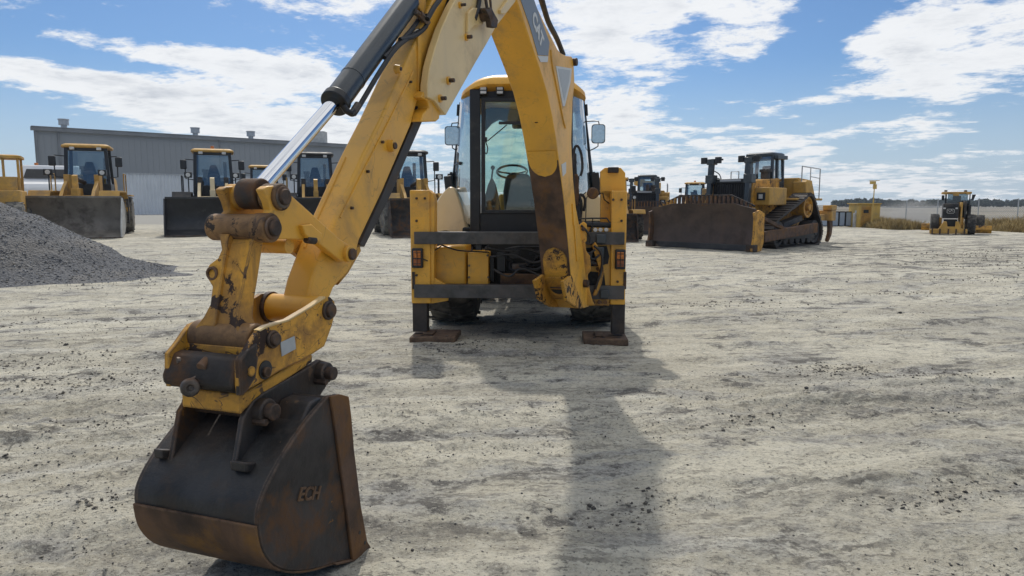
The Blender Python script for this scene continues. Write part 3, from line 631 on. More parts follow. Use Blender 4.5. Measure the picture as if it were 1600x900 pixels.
# plane of the digging arm
D = Vector((-.342, -.940, 0)).normalized(); T = Vector((.940, -.342, 0)).normalized(); P0 = Vector((.61, 7.2, 0))
def tr(px, py, t=0.0):
    r = ray(px, py); k = ((P0+T*t-CAMP).dot(T))/(r.dot(T)); v = CAMP+r*k-P0
    return (v.dot(D), v.z)
def A(s, t, z): return P0+D*s+T*t+Vector((0, 0, z))
def plate(mb, sz, t0, t1): return mb.prism([A(s, t0, z) for s, z in sz], [A(s, t1, z) for s, z in sz])
def trs(pts, t): return [tr(x, y, t) for x, y in pts]
def lat(mb, sz, t0, t1, r, r2=None, n=24): return mb.cyl(A(sz[0], t0, sz[1]), A(sz[0], t1, sz[1]), r, r2, n)
def curve(pts, k=5): return [(v.x, v.y) for v in spline([Vector((a, b, 0)) for a, b in pts], k)]

# --- boom
bt = .145
ridge = trs(curve([(912, 482), (905, 460), (893, 434), (888, 379), (880, 309), (873, 240), (864, 220), (862, 184), (855, 145), (842, 104), (827, 60), (808, 0), (792, -60)], 3), bt)
ridge = trs([(912, 482), (900, 455), (893, 434), (888, 379), (881, 309), (873, 250), (868, 215), (862, 180), (854, 143), (842, 104), (827, 60), (808, 2), (786, -70)], bt)
back = trs([(760, -175), (800, -110), (836, 4), (852, 38), (866, 66), (871, 76), (877, 83), (885, 87), (894, 88), (897, 104), (898, 131), (895, 160), (893, 220), (894, 245), (896, 282), (900, 323), (906, 355), (912, 395), (916, 434), (921, 479)], bt)
boom_out = ridge+back
boom = obj('boom', plate(MB(AX), boom_out, -bt, bt), 'yellow', bh, .012, 3)
def offs(P, d):
    out = []
    for i, p in enumerate(P):
        a = P[max(i-1, 0)]; b = P[min(i+1, len(P)-1)]; dx, dz = b[0]-a[0], b[1]-a[1]; L = math.hypot(dx, dz); out.append((p[0]-dz/L*d, p[1]+dx/L*d))
    return out
def band(P, d0, d1, t0, t1, m=None):
    m = m or MB(AX); return plate(m, offs(P, d0)+list(reversed(offs(P, d1))), t0, t1)
sg = 1 if offs(ridge, .05)[4][0] > ridge[4][0] else -1        # the belly of the boom looks towards +s
rl_ = curve(ridge, 24)
def between(P, y0, y1):                                      # rows of the belly between two photo heights
    z0 = tr(880, y1, bt)[1]; z1 = tr(880, y0, bt)[1]; return [p for p in P if z0 <= p[1] <= z1]
obj('wear_plate', band(between(rl_, 250, 478), .001*sg, .007*sg, -bt+.004, bt-.004), 'rust_plate', boom, .002)
# rounded yellow ends of the old paint over the worn plate
def oval(y0, y1, t0, t1, th, up):
    P = between(rl_, y0, y1); n = len(P); L = MB(AX); o = offs(P, th*sg); i = offs(P, .003*sg); R0 = []; R1 = []
    for k in range(n):
        e = n-1 if P[-1][1] > P[0][1] else 0                       # the round end: highest point if up, else lowest
        if not up: e = n-1-e
        dist = math.hypot(P[k][0]-P[e][0], P[k][1]-P[e][1]); rad_ = (t1-t0)/2*1.15
        wdt = math.sqrt(max(0.0, 1-(1-min(1, dist/rad_))**2))
        c = (t0+t1)/2; h = (t1-t0)/2*max(wdt, .02); R0.append((c-h, c+h))
    for k in range(n-1):
        a0, a1 = R0[k]; b0, b1 = R0[k+1]
        L.add([A(o[k][0], a0, o[k][1]), A(o[k][0], a1, o[k][1]), A(o[k+1][0], b1, o[k+1][1]), A(o[k+1][0], b0, o[k+1][1]),
               A(i[k][0], a0, i[k][1]), A(i[k][0], a1, i[k][1]), A(i[k+1][0], b1, i[k+1][1]), A(i[k+1][0], b0, i[k+1][1])],
              [(0, 1, 2, 3), (0, 4, 5, 1), (2, 6, 7, 3), (1, 5, 6, 2), (0, 3, 7, 4)])
    return L
obj('cover_plate', oval(386, 442, -.115, .120, .018, True), 'yellow_scuffed', boom)
obj('belly_paint', oval(236, 277, -.130, .130, .010, False), 'yellow', boom)
hp = between(rl_, 190, 196)[0]
obj('grease_hole', MB(AX).cyl(A(hp[0]+.004*sg, -.0, hp[1]), A(hp[0]+.010*sg+.004, -.0, hp[1]-.002), .017, n=16), 'pin_steel', boom)
# side stiffener bead, flat bar and foot details on the near cheek of the boom
bead = spline([A(*(lambda q: (q[0], bt+.004, q[1]))(tr(x, y, bt))) for x, y in ((860, 78), (862, 100), (868, 130), (874, 160), (880, 190), (883, 200))], 4)
obj('weld_bead', MB(AX).tube(bead, .008, 6), 'yellow', boom)
for pts in (((893, 318), (897, 318), (899, 352), (895, 352)), ((896, 352), (903, 352), (906, 405), (900, 408))):
    obj('lug', plate(MB(AX), trs(pts, bt), bt-.01, bt+.012), 'yellow', boom, .003)
obj('pivot_boss', lat(MB(AX), tr(897, 97, bt), bt-.30, bt+.03, .035), 'pin_steel', boom, .004)
obj('pivot_boss', lat(MB(AX), tr(912, 443, bt), bt-.02, bt+.05, .040), 'pin_steel', boom, .004)
# fork at the boom foot: rounded yellow mouth with a black disc for the shaded opening and lower cheek
fk = MB(AX)
s0, z0 = tr(905, 452, bt)
plate(fk, trs([(893, 430), (905, 462), (912, 482), (903, 482), (886, 470), (880, 440)], bt), bt-.30, bt-.262)
plate(fk, trs([(893, 430), (905, 462), (912, 482), (903, 482), (886, 470), (880, 440)], bt), bt-.032, bt+.002)
obj('fork_cheek', fk, 'yellow_scuffed', boom, .005)
_f = between(rl_, 446, 460); fs, fz = _f[len(_f)//2]
obj('fork_plate', band(between(rl_, 436, 479), .008*sg, .024*sg, -bt+.002, bt-.034), 'yellow_scuffed', boom, .004)
rg = MB(AX); c0 = A(fs+.028*sg, -.01, fz); axn = (D*.9+Vector((0, 0, -.3))).normalized()
rg.lathe(c0-axn*.03, axn, [(0, .105), (0.0, .118), (.05, .118), (.05, .085), (.0, .085)], 28); obj('fork_mouth', rg, 'yellow_scuffed', boom, .003)
obj('fork_shade_disc', MB(AX).cyl(c0-axn*.02, c0+axn*.02, .088, n=28), 'black_plastic', boom)  # black disc stands in for the shade inside the fork hole
obj('pivot_pin', MB(AX).cyl(c0+axn*.03-T*.075, c0+axn*.03+T*.075, .022, n=16), 'worn_steel', boom)
# decals
def quad(mb, pts, t, th=.003): return plate(mb, trs(pts, t), t+.0008, t+.0008+th)
dg = obj('side_decal', quad(MB(AX), [(813, 0), (806, -22), (829, -14), (836, 6), (858, 66), (856, 87), (840, 86), (827, 40)], bt), 'decal_grey', boom, smooth=False)
obj('decal_stripe', quad(MB(AX), [(839.5, 87), (856, 88), (855, 97), (844, 97)], bt, .003), 'decal_white', boom, smooth=False)
def P3(px, py, t): s, z = tr(px, py, t); return A(s, t, z)
tt = bt+.005; O = P3(840.5, 47, tt); U = (P3(848, 72, tt)-P3(832, 24, tt)).normalized(); V = -(T.cross(U)); 
if (P3(850, 43, tt)-O).dot(V) < 0: V = -V
textmesh('lettering', 'CAT', 'decal_white', dg, O, U, V, .150, .002, AX, offset=.045)
td = obj('warning_decal', quad(MB(AX), [(868, 103), (893, 107), (891, 128), (882, 166), (879, 166)], bt), 'decal_white', boom, smooth=False)
obj('decal_print', plate(MB(AX), trs([(871, 107), (890, 110), (888, 128), (881, 158)], bt), bt+.004, bt+.0055), 'decal_pale', td, smooth=False)
obj('torn_label', quad(MB(AX), [(877, 257), (884, 253), (884, 270), (879, 276)], bt), 'decal_white', boom, smooth=False)

# --- swing hose bundle beside the cab and over the boom top
for off_, r_ in ((0, .022), (.05, .02), (.10, .024)):
    pts = [P3(842+off_*20, -10, -.0+off_), P3(856, 32, off_-.02), P3(870, 60, off_-.05), P3(880, 85, off_-.08)]
    obj('hydraulic_hose', MB(AX).tube(spline(pts, 5), r_, 8), 'rubber_hose', boom)

# --- stick: inner slider and outer case
st = .066
srid = [(480, 470), (487, 438), (505, 388), (523, 344), (567, 245), (595, 188), (620, 132), (650, 64), (680, -6), (716, -90)]
sbak = [(760, -70), (700, 0), (682, 52), (668, 98), (655, 150), (642, 197), (598, 300), (562, 376), (556, 400), (545, 425), (522, 450), (514, 470), (500, 486)]
stick = obj('stick', plate(MB(AX), trs(srid+sbak, st), -st, st), 'yellow', bh, .014, 3)
rail = [(568, 388), (609, 303), (626, 262), (660, 182), (676, 150), (700, 90), (740, 0), (752, -30), (700, 0), (668, 98), (655, 150), (642, 197), (598, 300), (561, 378)]
obj('slide_rail_gap', plate(MB(AX), trs([(562, 381), (569, 386), (611, 303), (628, 262), (662, 184), (684, 130), (740, 0), (720, -10), (676, 92), (657, 150), (643, 197), (599, 300)], st-.02), -st+.02, st-.018), 'slide_steel', stick, .003)  # dark rail; upper run stands in for the shaded gap beside the case
obj('weld_patch', plate(MB(AX), trs([(548, 400), (556, 390), (563, 380), (566, 392), (546, 427), (530, 446)], st-.025), -st+.03, st-.03), 'yellow_worn', stick, .004)
# bucket pivot tube at the foot
pv = tr(512, 485, .15)
obj('pivot_tube', lat(MB(AX), pv, -.135, .135, .060, n=28), 'yellow', stick, .004)
obj('pivot_bush', lat(MB(AX), pv, -.155, -.13, .068, n=28), 'pin_steel', stick, .003)
for (x, y, r_, pr) in ((609, 228, .021, .045), (621, 108, .012, .03), (520, 388, .012, .012)):
    s_, z_ = tr(x, y, st); obj('side_boss', lat(MB(AX), (s_, z_), st-.01, st+pr*.6, r_+.012, r_+.006), 'yellow', stick); obj('side_pin', lat(MB(AX), (s_, z_), st+pr*.3, st+pr*.8, r_*.8), 'pin_steel', stick, .002)
obj('welded_strip', plate(MB(AX), trs([(651, 58), (656, 50), (656, 140), (652, 142)], st), st-.004, st+.010), 'yellow', stick, .002)
ct = .135
case_near = [(655, 158), (659, 140), (665, 126), (672, 104), (680, 75), (690, 45), (706, 10), (712, 0), (742, -80), (800, -150), (842, -70), (815, -18), (803, 2), (790, 20), (775, 40), (762, 62), (742, 92), (697, 178), (694, 186), (686, 192)]
case_near = [(668, 132), (672, 104), (680, 75), (690, 45), (706, 10), (712, 0), (742, -80), (800, -150), (842, -70), (815, -18), (806, 2), (792, 20), (775, 42), (762, 66), (742, 100), (697, 180), (690, 172), (680, 158), (668, 152)]
case = obj('stick_case', plate(MB(AX), trs(case_near, ct), ct-.045, ct), 'yellow_pale', stick, .005)
obj('case_cheek', plate(MB(AX), trs(case_near, ct), -ct, -ct+.045), 'yellow_pale', case, .005)
obj('case_spine', plate(MB(AX), trs([(697, 178), (742, 98), (775, 42), (806, 2), (842, -70), (800, -110), (740, 10), (700, 110), (684, 150)], ct), -ct+.045, ct-.045), 'slide_steel', case, .003)
obj('hook', plate(MB(AX), trs([(656, 152), (661, 142), (672, 142), (682, 152), (687, 166), (684, 186), (679, 190), (655, 190), (659, 178), (668, 168), (666, 158)], ct-.03), -.05, ct-.02), 'yellow', case, .006)
for x, y, r_ in ((728, 58, .012), (700, 126, .013), (687, 154, .012), (718, 8, .009)):
    s_, z_ = tr(x, y, ct); obj('pad_washer', lat(MB(AX), (s_, z_), ct-.002, ct+.010, r_+.010), 'yellow', case); obj('pad_bolt', lat(MB(AX), (s_, z_), ct+.010, ct+.040, r_, n=6), 'pin_steel', case, .001)
s_, z_ = tr(750, 24, ct)
obj('latch_boss', plate(MB(AX), trs([(728, 20), (736, 12), (752, 14), (752, 38), (738, 40), (727, 52)], ct), ct-.002, ct+.018), 'yellow_pale', case, .005)
obj('latch_pin', lat(MB(AX), tr(748, 24, ct), ct+.0, ct+.085, .040, n=20), 'pin_steel', case, .004)
obj('latch_hook', plate(MB(AX), trs([(752, 14), (764, 16), (773, 32), (771, 44), (762, 43), (760, 28)], ct+.06), ct+.05, ct+.085), 'pin_steel', case, .004)
obj('latch_rod', MB(AX).tube([P3(757, -30, ct+.03), P3(759, 0, ct+.04), P3(762, 18, ct+.06)], .010).tube([P3(763, -30, ct+.03), P3(766, 0, ct+.04), P3(768, 24, ct+.06)], .008), 'pin_steel', case)
obj('stop_block', plate(MB(AX), trs([(778, 16), (800, -14), (806, -6), (786, 22), (779, 22)], ct), ct-.002, ct+.02), 'yellow_pale', case, .004)
obj('apex_pin', lat(MB(AX), tr(800, -95, ct), -.2, .2, .07), 'pin_steel', case, .004)

# --- more plumbing on the stick and boom top
for k_, pts in enumerate(([(690, 12), (700, 2), (716, -14)], [(668, 30), (678, 12), (694, -10)], [(742, 30), (748, 8), (752, -20), (760, -50)])):
    obj('hydraulic_hose', MB(AX).tube(spline([P3(x, y, .05+.05*k_) for x, y in pts], 5), .014, 8), 'rubber_hose', stick)
for x, y in ((640, 128), (596, 222), (573, 268), (548, 325)):
    s_, z_ = tr(x, y, st); obj('grease_nipple', lat(MB(AX), (s_, z_), st, st+.014, .007, n=8), 'pin_steel', stick)
obj('weld_seam', MB(AX).tube([A(s_, st+.002, z_) for s_, z_ in trs([(531, 340), (570, 262), (607, 190), (645, 112)], st)], .005, 6), 'yellow', stick)
obj('weld_seam', MB(AX).tube([A(s_, -.03, z_) for s_, z_ in [(a_+.002, b2) for a_, b2 in trs([(505, 388), (523, 344), (567, 245)], st)]], .006, 6), 'yellow', stick)
# --- bucket cylinder
cA = tr(398, 303, 0); cB_ = tr(700, -95, 0)
e0 = A(cA[0], 0, cA[1]); 
g0 = P3(415, 290, 0.0); g1 = P3(508, 177, 0.0); g2 = P3(637, 14, 0.0)
dz = (P3(632, 14, .0)-P3(523, 162, .0)).normalized(); c1 = P3(523, 161, .0)
rod_end = c1-dz*((c1-e0).dot(dz)); 
cyl = obj('bucket_cylinder', MB(AX).cyl(c1, c1+dz*1.35, .060, n=36), 'cylinder_paint', bh, .004)
obj('gland', MB(AX).cyl(c1-dz*.008, c1+dz*.035, .067, n=36), 'black_plastic', cyl, .006)
obj('barrel_band', MB(AX).cyl(c1+dz*.20, c1+dz*.215, .0618, n=36), 'cylinder_paint', cyl)
obj('rod', MB(AX).cyl(e0, c1+dz*.05, .0325, n=36), 'chrome', cyl)
obj('rod_eye', lat(MB(AX), cA, -.052, .042, .060, n=32), 'rust_dark', cyl, .006)
obj('rod_eye_hole', lat(MB(AX), tr(391, 297, .0), -.02, -.0, .006), 'black_plastic', cyl)
for p_ in ([P3(545, 176, .06), P3(552, 178, .07), P3(560, 168, .07), P3(596, 108, .07), P3(622, 72, .07), P3(655, 48, .05), P3(690, 20, .03)],
           [P3(664, 22, .06), P3(666, 40, .07), P3(648, 56, .07), P3(625, 62, .06)], [P3(690, -20, -.02), P3(668, 10, .02), P3(640, 50, .05), P3(600, 90, .06)]):
    obj('hydraulic_hose', MB(AX).tube(spline(p_, 6), .0125, 10), 'rubber_hose', cyl)
obj('hose_elbow', MB(AX).tube([P3(536, 165, .05), P3(541, 173, .06), P3(548, 177, .07), P3(553, 172, .07)], .015, 10), 'black_plastic', cyl)
obj('hose_ferrule', MB(AX).cyl(P3(552, 174, .07), P3(559, 163, .07), .016, n=10), 'worn_steel', cyl)
obj('hose_union', MB(AX).cyl(P3(655, 22, .06), P3(668, 36, .07), .022, n=6).cyl(P3(648, 18, .06), P3(658, 26, .06), .016, n=8), 'worn_steel', cyl)
obj('cylinder_bracket', plate(MB(AX), trs([(650, -20), (662, -20), (664, 10), (659, 24), (652, 12)], .05), .02, .06), 'yellow_worn', cyl, .004)
obj('rear_link_plate', plate(MB(AX), trs([(690, 0), (700, -8), (712, 0), (698, 8)], .05), .0, .05), 'yellow_worn', cyl, .003)

# --- bucket linkage
def arc(cx, cy, r, a0, a1, n=8): return [(cx+r*math.cos(math.radians(a0+(a1-a0)*k/n)), cy-r*math.sin(math.radians(a0+(a1-a0)*k/n))) for k in range(n+1)]
LT = .115
lk = [(411, 296), (418, 291), (430, 290), (440, 291), (448, 298), (470, 318), (500, 345), (530, 372), (546, 383), (554, 392), (553, 403), (546, 410), (536, 409), (518, 396), (497, 379), (472, 374), (440, 374), (426, 374), (415, 370), (408, 358), (412, 342), (424, 330), (420, 315)]
link = obj('bucket_link', plate(MB(AX), trs(lk, LT), LT-.038, LT), 'yellow', bh, .006, 3)
obj('link_cheek', plate(MB(AX), trs(lk, LT), -LT, -LT+.038), 'yellow_worn', link, .006, 3)
pU = tr(437, 308, LT); pL = tr(421, 356, LT); pS = tr(543, 397, LT)
obj('upper_boss', lat(MB(AX), pU, LT-.065, LT+.016, .052), 'pivot_worn', link, .006)
obj('upper_boss', lat(MB(AX), pU, -LT-.01, -LT+.06, .052), 'yellow_worn', link, .006)
for q_, r_, n_ in ((pU, .035, 'upper'), (pL, .036, 'lower'), (pS, .030, 'stick')):
    obj('pin_ring', lat(MB(AX), q_, LT-.01, LT+.020, r_+.008), 'worn_steel' if n_ != 'stick' else 'yellow', link, .003); obj('pin', lat(MB(AX), q_, -LT-.03, LT+.034, r_-.004), 'pin_steel', link, .004)
obj('lower_collar', lat(MB(AX), pL, LT-.055, LT+.012, .056), 'pivot_worn', link, .004)
obj('stop_lug', plate(MB(AX), trs([(466, 352), (480, 350), (497, 365), (494, 378), (480, 378), (470, 366)], LT), LT-.01, LT+.022), 'yellow', link, .005)
obj('lug_bolt', MB(AX).cyl(P3(478, 374, LT+.01), P3(492, 376, LT+.012), .016, n=12), 'rust_dark', link, .003)
obj('link_cross_tube', lat(MB(AX), tr(462, 385, LT), -LT+.03, LT-.03, .030), 'yellow', link)
# vertical H-link
hl = MB(AX); pH = tr(402, 530, .13); 
cen = [(pL[0], pL[1], .080, .040), (pL[0]+.0, pL[1]-.06, .078, .036)]
def lerp(a, b, t): return a+(b-a)*t
secs = [(0, .0, .078, .030), (.12, .012, .054, .034), (.3, .012, .052, .038), (.5, .010, .054, .040), (.7, .004, .058, .042), (.88, -.012, .078, .046), (1, -.015, .105, .05)]
R_ = []
for u, ho, hw_, hd in secs:
    s_ = lerp(pL[0], pH[0], u); z_ = lerp(pL[1]-.02, pH[1]+.03, u)
    R_.append([A(s_+hd, ho-hw_, z_), A(s_+hd*.6, ho-hw_*.45, z_), A(s_+hd*.6, ho+hw_*.45, z_), A(s_+hd, ho+hw_, z_), A(s_-hd, ho+hw_, z_), A(s_-hd, ho-hw_, z_)])
hl.rings(R_); hlo = obj('vertical_link', hl, 'yellow_worn', bh, .006, 2)
obj('link_tube', lat(MB(AX), pL, -.15, LT-.052, .052, n=28), 'pivot_worn', hlo, .006)
fl = MB(AX); s_ = lerp(pL[0], pH[0], .42); z_ = lerp(pL[1], pH[1], .42)
sd_ = []
for u, tt0 in ((.06, -.075), (.2, -.050), (.28, -.062), (.34, -.098), (.40, -.108), (.46, -.100), (.54, -.068), (.7, -.066), (.9, -.105)):
    sd_.append((u, tt0))
Pa = []; Pb = []
for u, t_ in sd_: Pa.append(A(lerp(pL[0], pH[0], u)+.050, t_, lerp(pL[1], pH[1], u)))
for u, t_ in reversed(sd_): Pa.append(A(lerp(pL[0], pH[0], u)+.050, -.03, lerp(pL[1], pH[1], u)))
fl.prism(Pa, [p_-D*.035 for p_ in Pa]); obj('side_flange', fl, 'yellow_worn', hlo, .004)
c_ = A(s_+.048, -.076, z_); obj('lug_eye', MB(AX).lathe(c_-D*.02, D, [(0, .026), (.03, .026), (.03, .017), (.01, .015)], 20), 'rust', hlo, .002)
obj('coupler_tube', lat(MB(AX), pH, -.150, .132, .058, n=32), 'pivot_worn', hlo, .008)
obj('grease_hole', MB(AX).cyl(P3(366, 517, -.02), P3(367, 519, .0), .012, n=12), 'black_plastic', hlo)

# --- quick coupler
QT = .17
qp = [(499, 470), (507, 464), (516, 464), (523, 471), (524, 487), (519, 508), (513, 525), (507, 541), (489, 553), (440, 578), (400, 602), (376, 617), (374, 600), (374, 563), (386, 546), (397, 528), (406, 515), (416, 510), (432, 505), (450, 500), (466, 491), (484, 480)]
q_in = trs(qp, QT)
qc = obj('quick_coupler', plate(MB(AX), q_in, QT-.022, QT), 'yellow_scuffed', bh, .003)
obj('coupler_cheek', plate(MB(AX), q_in, -QT, -QT+.022), 'yellow_worn', qc, .003)
obj('top_edge', plate(MB(AX), trs([(404, 516), (416, 509), (450, 499), (484, 479), (500, 468), (507, 463), (508, 466), (500, 471), (484, 482), (450, 502), (417, 512), (406, 518)], QT), QT-.024, QT+.002), 'decal_white' if False else 'yellow_pale', qc, .001)
obj('nose_block', plate(MB(AX), trs([(371, 598), (381, 562), (392, 556), (420, 560), (420, 594), (400, 602), (380, 617), (372, 610)], QT), -QT-.004, QT-.024), 'rust_dark', qc, .010, 3)
obj('nose_flange', plate(MB(AX), trs([(373, 563), (387, 545), (400, 535), (402, 560), (398, 590), (384, 612), (375, 619)], QT), QT-.020, QT+.006), 'rust_dark', qc, .005)
obj('lower_channel', plate(MB(AX), trs([(377, 616), (400, 604), (440, 580), (489, 554), (489, 566), (450, 592), (412, 618), (384, 640), (378, 648)], QT-.03), -QT+.035, QT-.032), 'yellow_scuffed', qc, .006)
obj('cross_floor', plate(MB(AX), trs([(400, 545), (440, 530), (470, 530), (470, 545), (440, 560), (402, 575)], QT), -QT+.02, QT-.022), 'yellow_worn', qc, .004)
for (x, y, r_) in ((425, 530, .034), (512, 485, .040)):
    q_ = tr(x, y, QT); obj('pin_ring', lat(MB(AX), q_, QT-.01, QT+.012, r_), 'rust_dark', qc, .003); obj('pin', lat(MB(AX), q_, -QT-.015, QT+.026, r_-.010), 'pin_steel', qc, .004)
q_ = tr(414, 578, QT); obj('lock_recess', lat(MB(AX), q_, QT-.01, QT+.004, .035), 'black_plastic', qc); obj('lock_pin', lat(MB(AX), (q_[0], q_[1]-.008), QT, QT+.015, .020), 'rust', qc, .003)
q_ = tr(390, 580, QT); obj('plug', lat(MB(AX), q_, QT+.0, QT+.012, .018), 'yellow_scuffed', qc, .002)
obj('id_plate', plate(MB(AX), trs([(437, 535), (459, 525), (461, 545), (439, 557)], QT), QT+.001, QT+.005), 'decal_pale', qc, .001)
obj('hose_port', MB(AX).cyl(P3(314, 575, 0.0), P3(325, 563, .0), .020, n=16), 'worn_steel', qc, .003)
obj('lifting_eye', MB(AX).lathe(P3(296, 604, -.04), (T*.8+D*.6), [(0, .032), (.02, .034), (.03, .030), (.03, .012), (.02, .010)], 20).beam(P3(296, 600, -.04), P3(312, 588, -.02), .03, .03), 'worn_steel', qc, .004)
obj('nose_lip', MB(AX).tube([P3(276, 563, -.12), P3(286, 562, -.11), P3(293, 567, -.10)], .012, 8), 'worn_steel', qc)

# --- bucket
BT = .305; FT = -.250        # near and far side of the bucket
prof_back = curve([(513, 619), (497, 637), (482, 655), (466, 677), (449, 703), (430, 735), (414, 768), (404, 800), (405, 832), (412, 862), (430, 884), (458, 892), (490, 889), (520, 880), (548, 874)], 3)
side = prof_back+[(579, 868), (580, 863), (570, 845), (560, 790), (549, 700), (545, 650), (541, 620), (527, 616)]
sz = trs(side, BT); bs_ = trs(prof_back, BT)
inn = offs(bs_, .022)
if sum(p[0] for p in inn) > sum(p[0] for p in bs_): inn = offs(bs_, -.022); isg = -1
else: isg = 1
shell = MB(AX); plate(shell, bs_+list(reversed(inn)), FT+.012, BT-.012)
bk = obj('bucket', shell, 'black_steel', bh, .003, 2, 50)
pl_n = obj('side_plate', plate(MB(AX), sz, BT-.018, BT), 'rust_dark', bk, .004, 2); obj('side_plate', plate(MB(AX), sz, FT, FT+.018), 'rust_dark', bk, .004, 2)
zc = tr(404, 815, BT)[1]; low = [p for p in bs_ if p[1] < zc]
obj('wear_strip', plate(MB(AX), offs(low, -.010*isg)+list(reversed(offs(low, .0))), FT+.002, BT-.004), 'rust', bk, .003)
obj('side_cutter', plate(MB(AX), trs([(513, 619), (527, 615.5), (541, 619), (545, 650), (549, 700), (560, 790), (570, 845), (581, 863), (579, 869), (547, 874.5), (543, 840), (533, 760), (523, 690)], BT), BT, BT+.014), 'rust_plate', bk, .004)
obj('side_cutter', plate(MB(AX), trs([(513, 619), (527, 615.5), (541, 619), (545, 650), (549, 700), (560, 790), (570, 845), (581, 863), (579, 869), (547, 874.5), (543, 840), (533, 760), (523, 690)], BT), FT-.014, FT), 'rust_plate', bk, .004)
obj('cutting_edge', plate(MB(AX), trs([(520, 879.5), (548, 873), (579, 867), (580, 871), (548, 877), (522, 883)], BT), FT-.01, BT+.012), 'rust', bk, .003)
for x, y in ((562, 832), (570, 848)):
    obj('bolt_hole', lat(MB(AX), tr(x, y, BT+.014), BT+.0135, BT+.0155, .008, n=12), 'black_plastic', bk)
tb = BT+.001; O = P3(482, 772, tb); U = (P3(498, 770.5, tb)-P3(466, 773.5, tb)).normalized(); V = T.cross(U)
if V.z < 0: V = -V
textmesh('lettering', 'ECH', 'rust', bk, O, U, V, .070, .006, AX, shear=.15, offset=.015)
# bucket ears
ear = [(366, 742), (371, 712), (380, 655), (388, 640), (396, 627), (412, 614), (440, 598), (470, 581), (488, 570), (500, 562), (513, 566), (518, 580), (510, 604), (498, 622), (476, 648), (455, 682), (430, 722), (410, 745), (392, 742)]
ea = trs(ear, .145)
obj('ear', plate(MB(AX), ea, .123, .145), 'black_steel', bk, .004); obj('ear', plate(MB(AX), ea, -.165, -.143), 'rust_dark', bk, .004)
for (x, y, r_) in ((412, 642, .040), (505, 582, .036)):
    q_ = tr(x, y, .16); obj('pin_collar', lat(MB(AX), q_, .13, .185, r_+.008), 'black_steel', bk, .006); obj('pin', lat(MB(AX), q_, -.2, .215, r_-.008), 'pin_steel', bk, .004)
    obj('pin_nut', lat(MB(AX), (q_[0]+.035, q_[1]-.03), .14, .20, .014, n=6), 'pin_steel', bk, .002)
obj('ear_floor_shade', plate(MB(AX), trs([(392, 735), (410, 728), (455, 672), (470, 655), (480, 660), (462, 690), (430, 735), (400, 752)], .12), -.145, .125), 'black_steel', bk, .004)  # black floor plate added to darken the shaded recess between the ears
obj('gusset', plate(MB(AX), trs([(455, 626), (470, 618), (500, 621), (513, 618), (470, 668), (440, 706), (405, 728), (400, 726), (434, 690), (440, 660)], .2), .15, BT-.02), 'black_steel', bk, .008)
obj('gusset', plate(MB(AX), trs([(455, 626), (470, 618), (500, 621), (513, 618), (470, 668), (440, 706), (405, 728), (400, 726), (434, 690), (440, 660)], .2), FT+.02, -.165), 'black_steel', bk, .008)
obj('weld_pad', plate(MB(AX), trs([(378, 722), (410, 722), (418, 735), (380, 738)], .20), .145, .215), 'black_steel', bk, .006)
obj('weld_pad', plate(MB(AX), trs([(378, 722), (410, 722), (418, 735), (380, 738)], .20), -.205, -.165), 'black_steel', bk, .006)

# --- rear frame, stabilisers
def qx(px, yl): return bp(px, 400, yl).x
def qz(py, yl): return bp(812, py, yl).z
def bbp(mb, x0, x1, y0, y1, yl, dep): 
    p_ = bp(x0, y1, yl); q_ = bp(x1, y0, yl); return mb.bb(p_.x, q_.x, yl, yl+dep, p_.z, q_.z)
def stab(x0, x1, yt, yb, lx0, lx1, ylb, px0, px1, pyt, pyb, lab):
    m = MB(BF); bbp(m, x0, x1, yt, yb, 0, .22); s = obj('stabilizer', m, 'yellow', bh, .010)
    m = MB(BF); p_ = bp(lx0, ylb, .04); q_ = bp(lx1, yb-6, .04); m.bb(p_.x, q_.x, .04, .18, .10, q_.z); obj('inner_leg', m, 'slide_steel', s, .006)
    m = MB(BF); p_ = bp(px0, pyb, -.12); q_ = bp(px1, pyt, -.12); m.bb(p_.x, q_.x, -.14, .36, .005, .075).bb(p_.x+.12, q_.x-.25, -.02, .22, .075, .10); obj('foot_pad', m, 'timber_pad', s, .012)
    m = MB(BF); 
    for u in (.25, .45, .8): m.cyl((lerp(p_.x, q_.x, u), -.05, .074), (lerp(p_.x, q_.x, u), -.05, .079), .018, n=10)
    obj('bolt_hole', m, 'black_plastic', s)
    return s
sl = stab(643, 671, 297, 474, 645, 667, 520, 640, 711, 515, 535, 'l')
sr = stab(953, 980, 298, 476, 955, 977, 530, 912, 982, 525, 545, 'r')
m = MB(BF); m.prism([bp(x, y, .02) for x, y in ((668, 296), (676, 302), (679, 312), (678, 474), (668, 474))], [bp(x, y, .02)+Vector((0, .18, 0)) for x, y in ((668, 296), (676, 302), (679, 312), (678, 474), (668, 474))]); obj('guide_plate', m, 'yellow', sl, .004)
m = MB(BF); m.prism([bp(x, y, .24) for x, y in ((938, 268), (945, 262), (970, 262), (977, 270), (978, 310), (953, 312), (938, 300))], [bp(x, y, .24)+Vector((0, .08, 0)) for x, y in ((938, 268), (945, 262), (970, 262), (977, 270), (978, 310), (953, 312), (938, 300))]); hd = obj('head_plate', m, 'yellow', sr, .006)
m = MB(BF); bbp(m, 950, 967, 261, 270, .20, .06); obj('latch', m, 'slide_steel', hd, .006)
m = MB(BF); bbp(m, 938, 956, 298, 350, .24, .1); obj('side_web', m, 'yellow', sr, .004)
m = MB(BF); m.prism([bp(x, y, .03) for x, y in ((667, 450), (668, 428), (700, 447), (700, 470), (676, 474))], [bp(x, y, .03)+Vector((0, .05, 0)) for x, y in ((667, 450), (668, 428), (700, 447), (700, 470), (676, 474))]); obj('gusset', m, 'yellow', sl, .003)
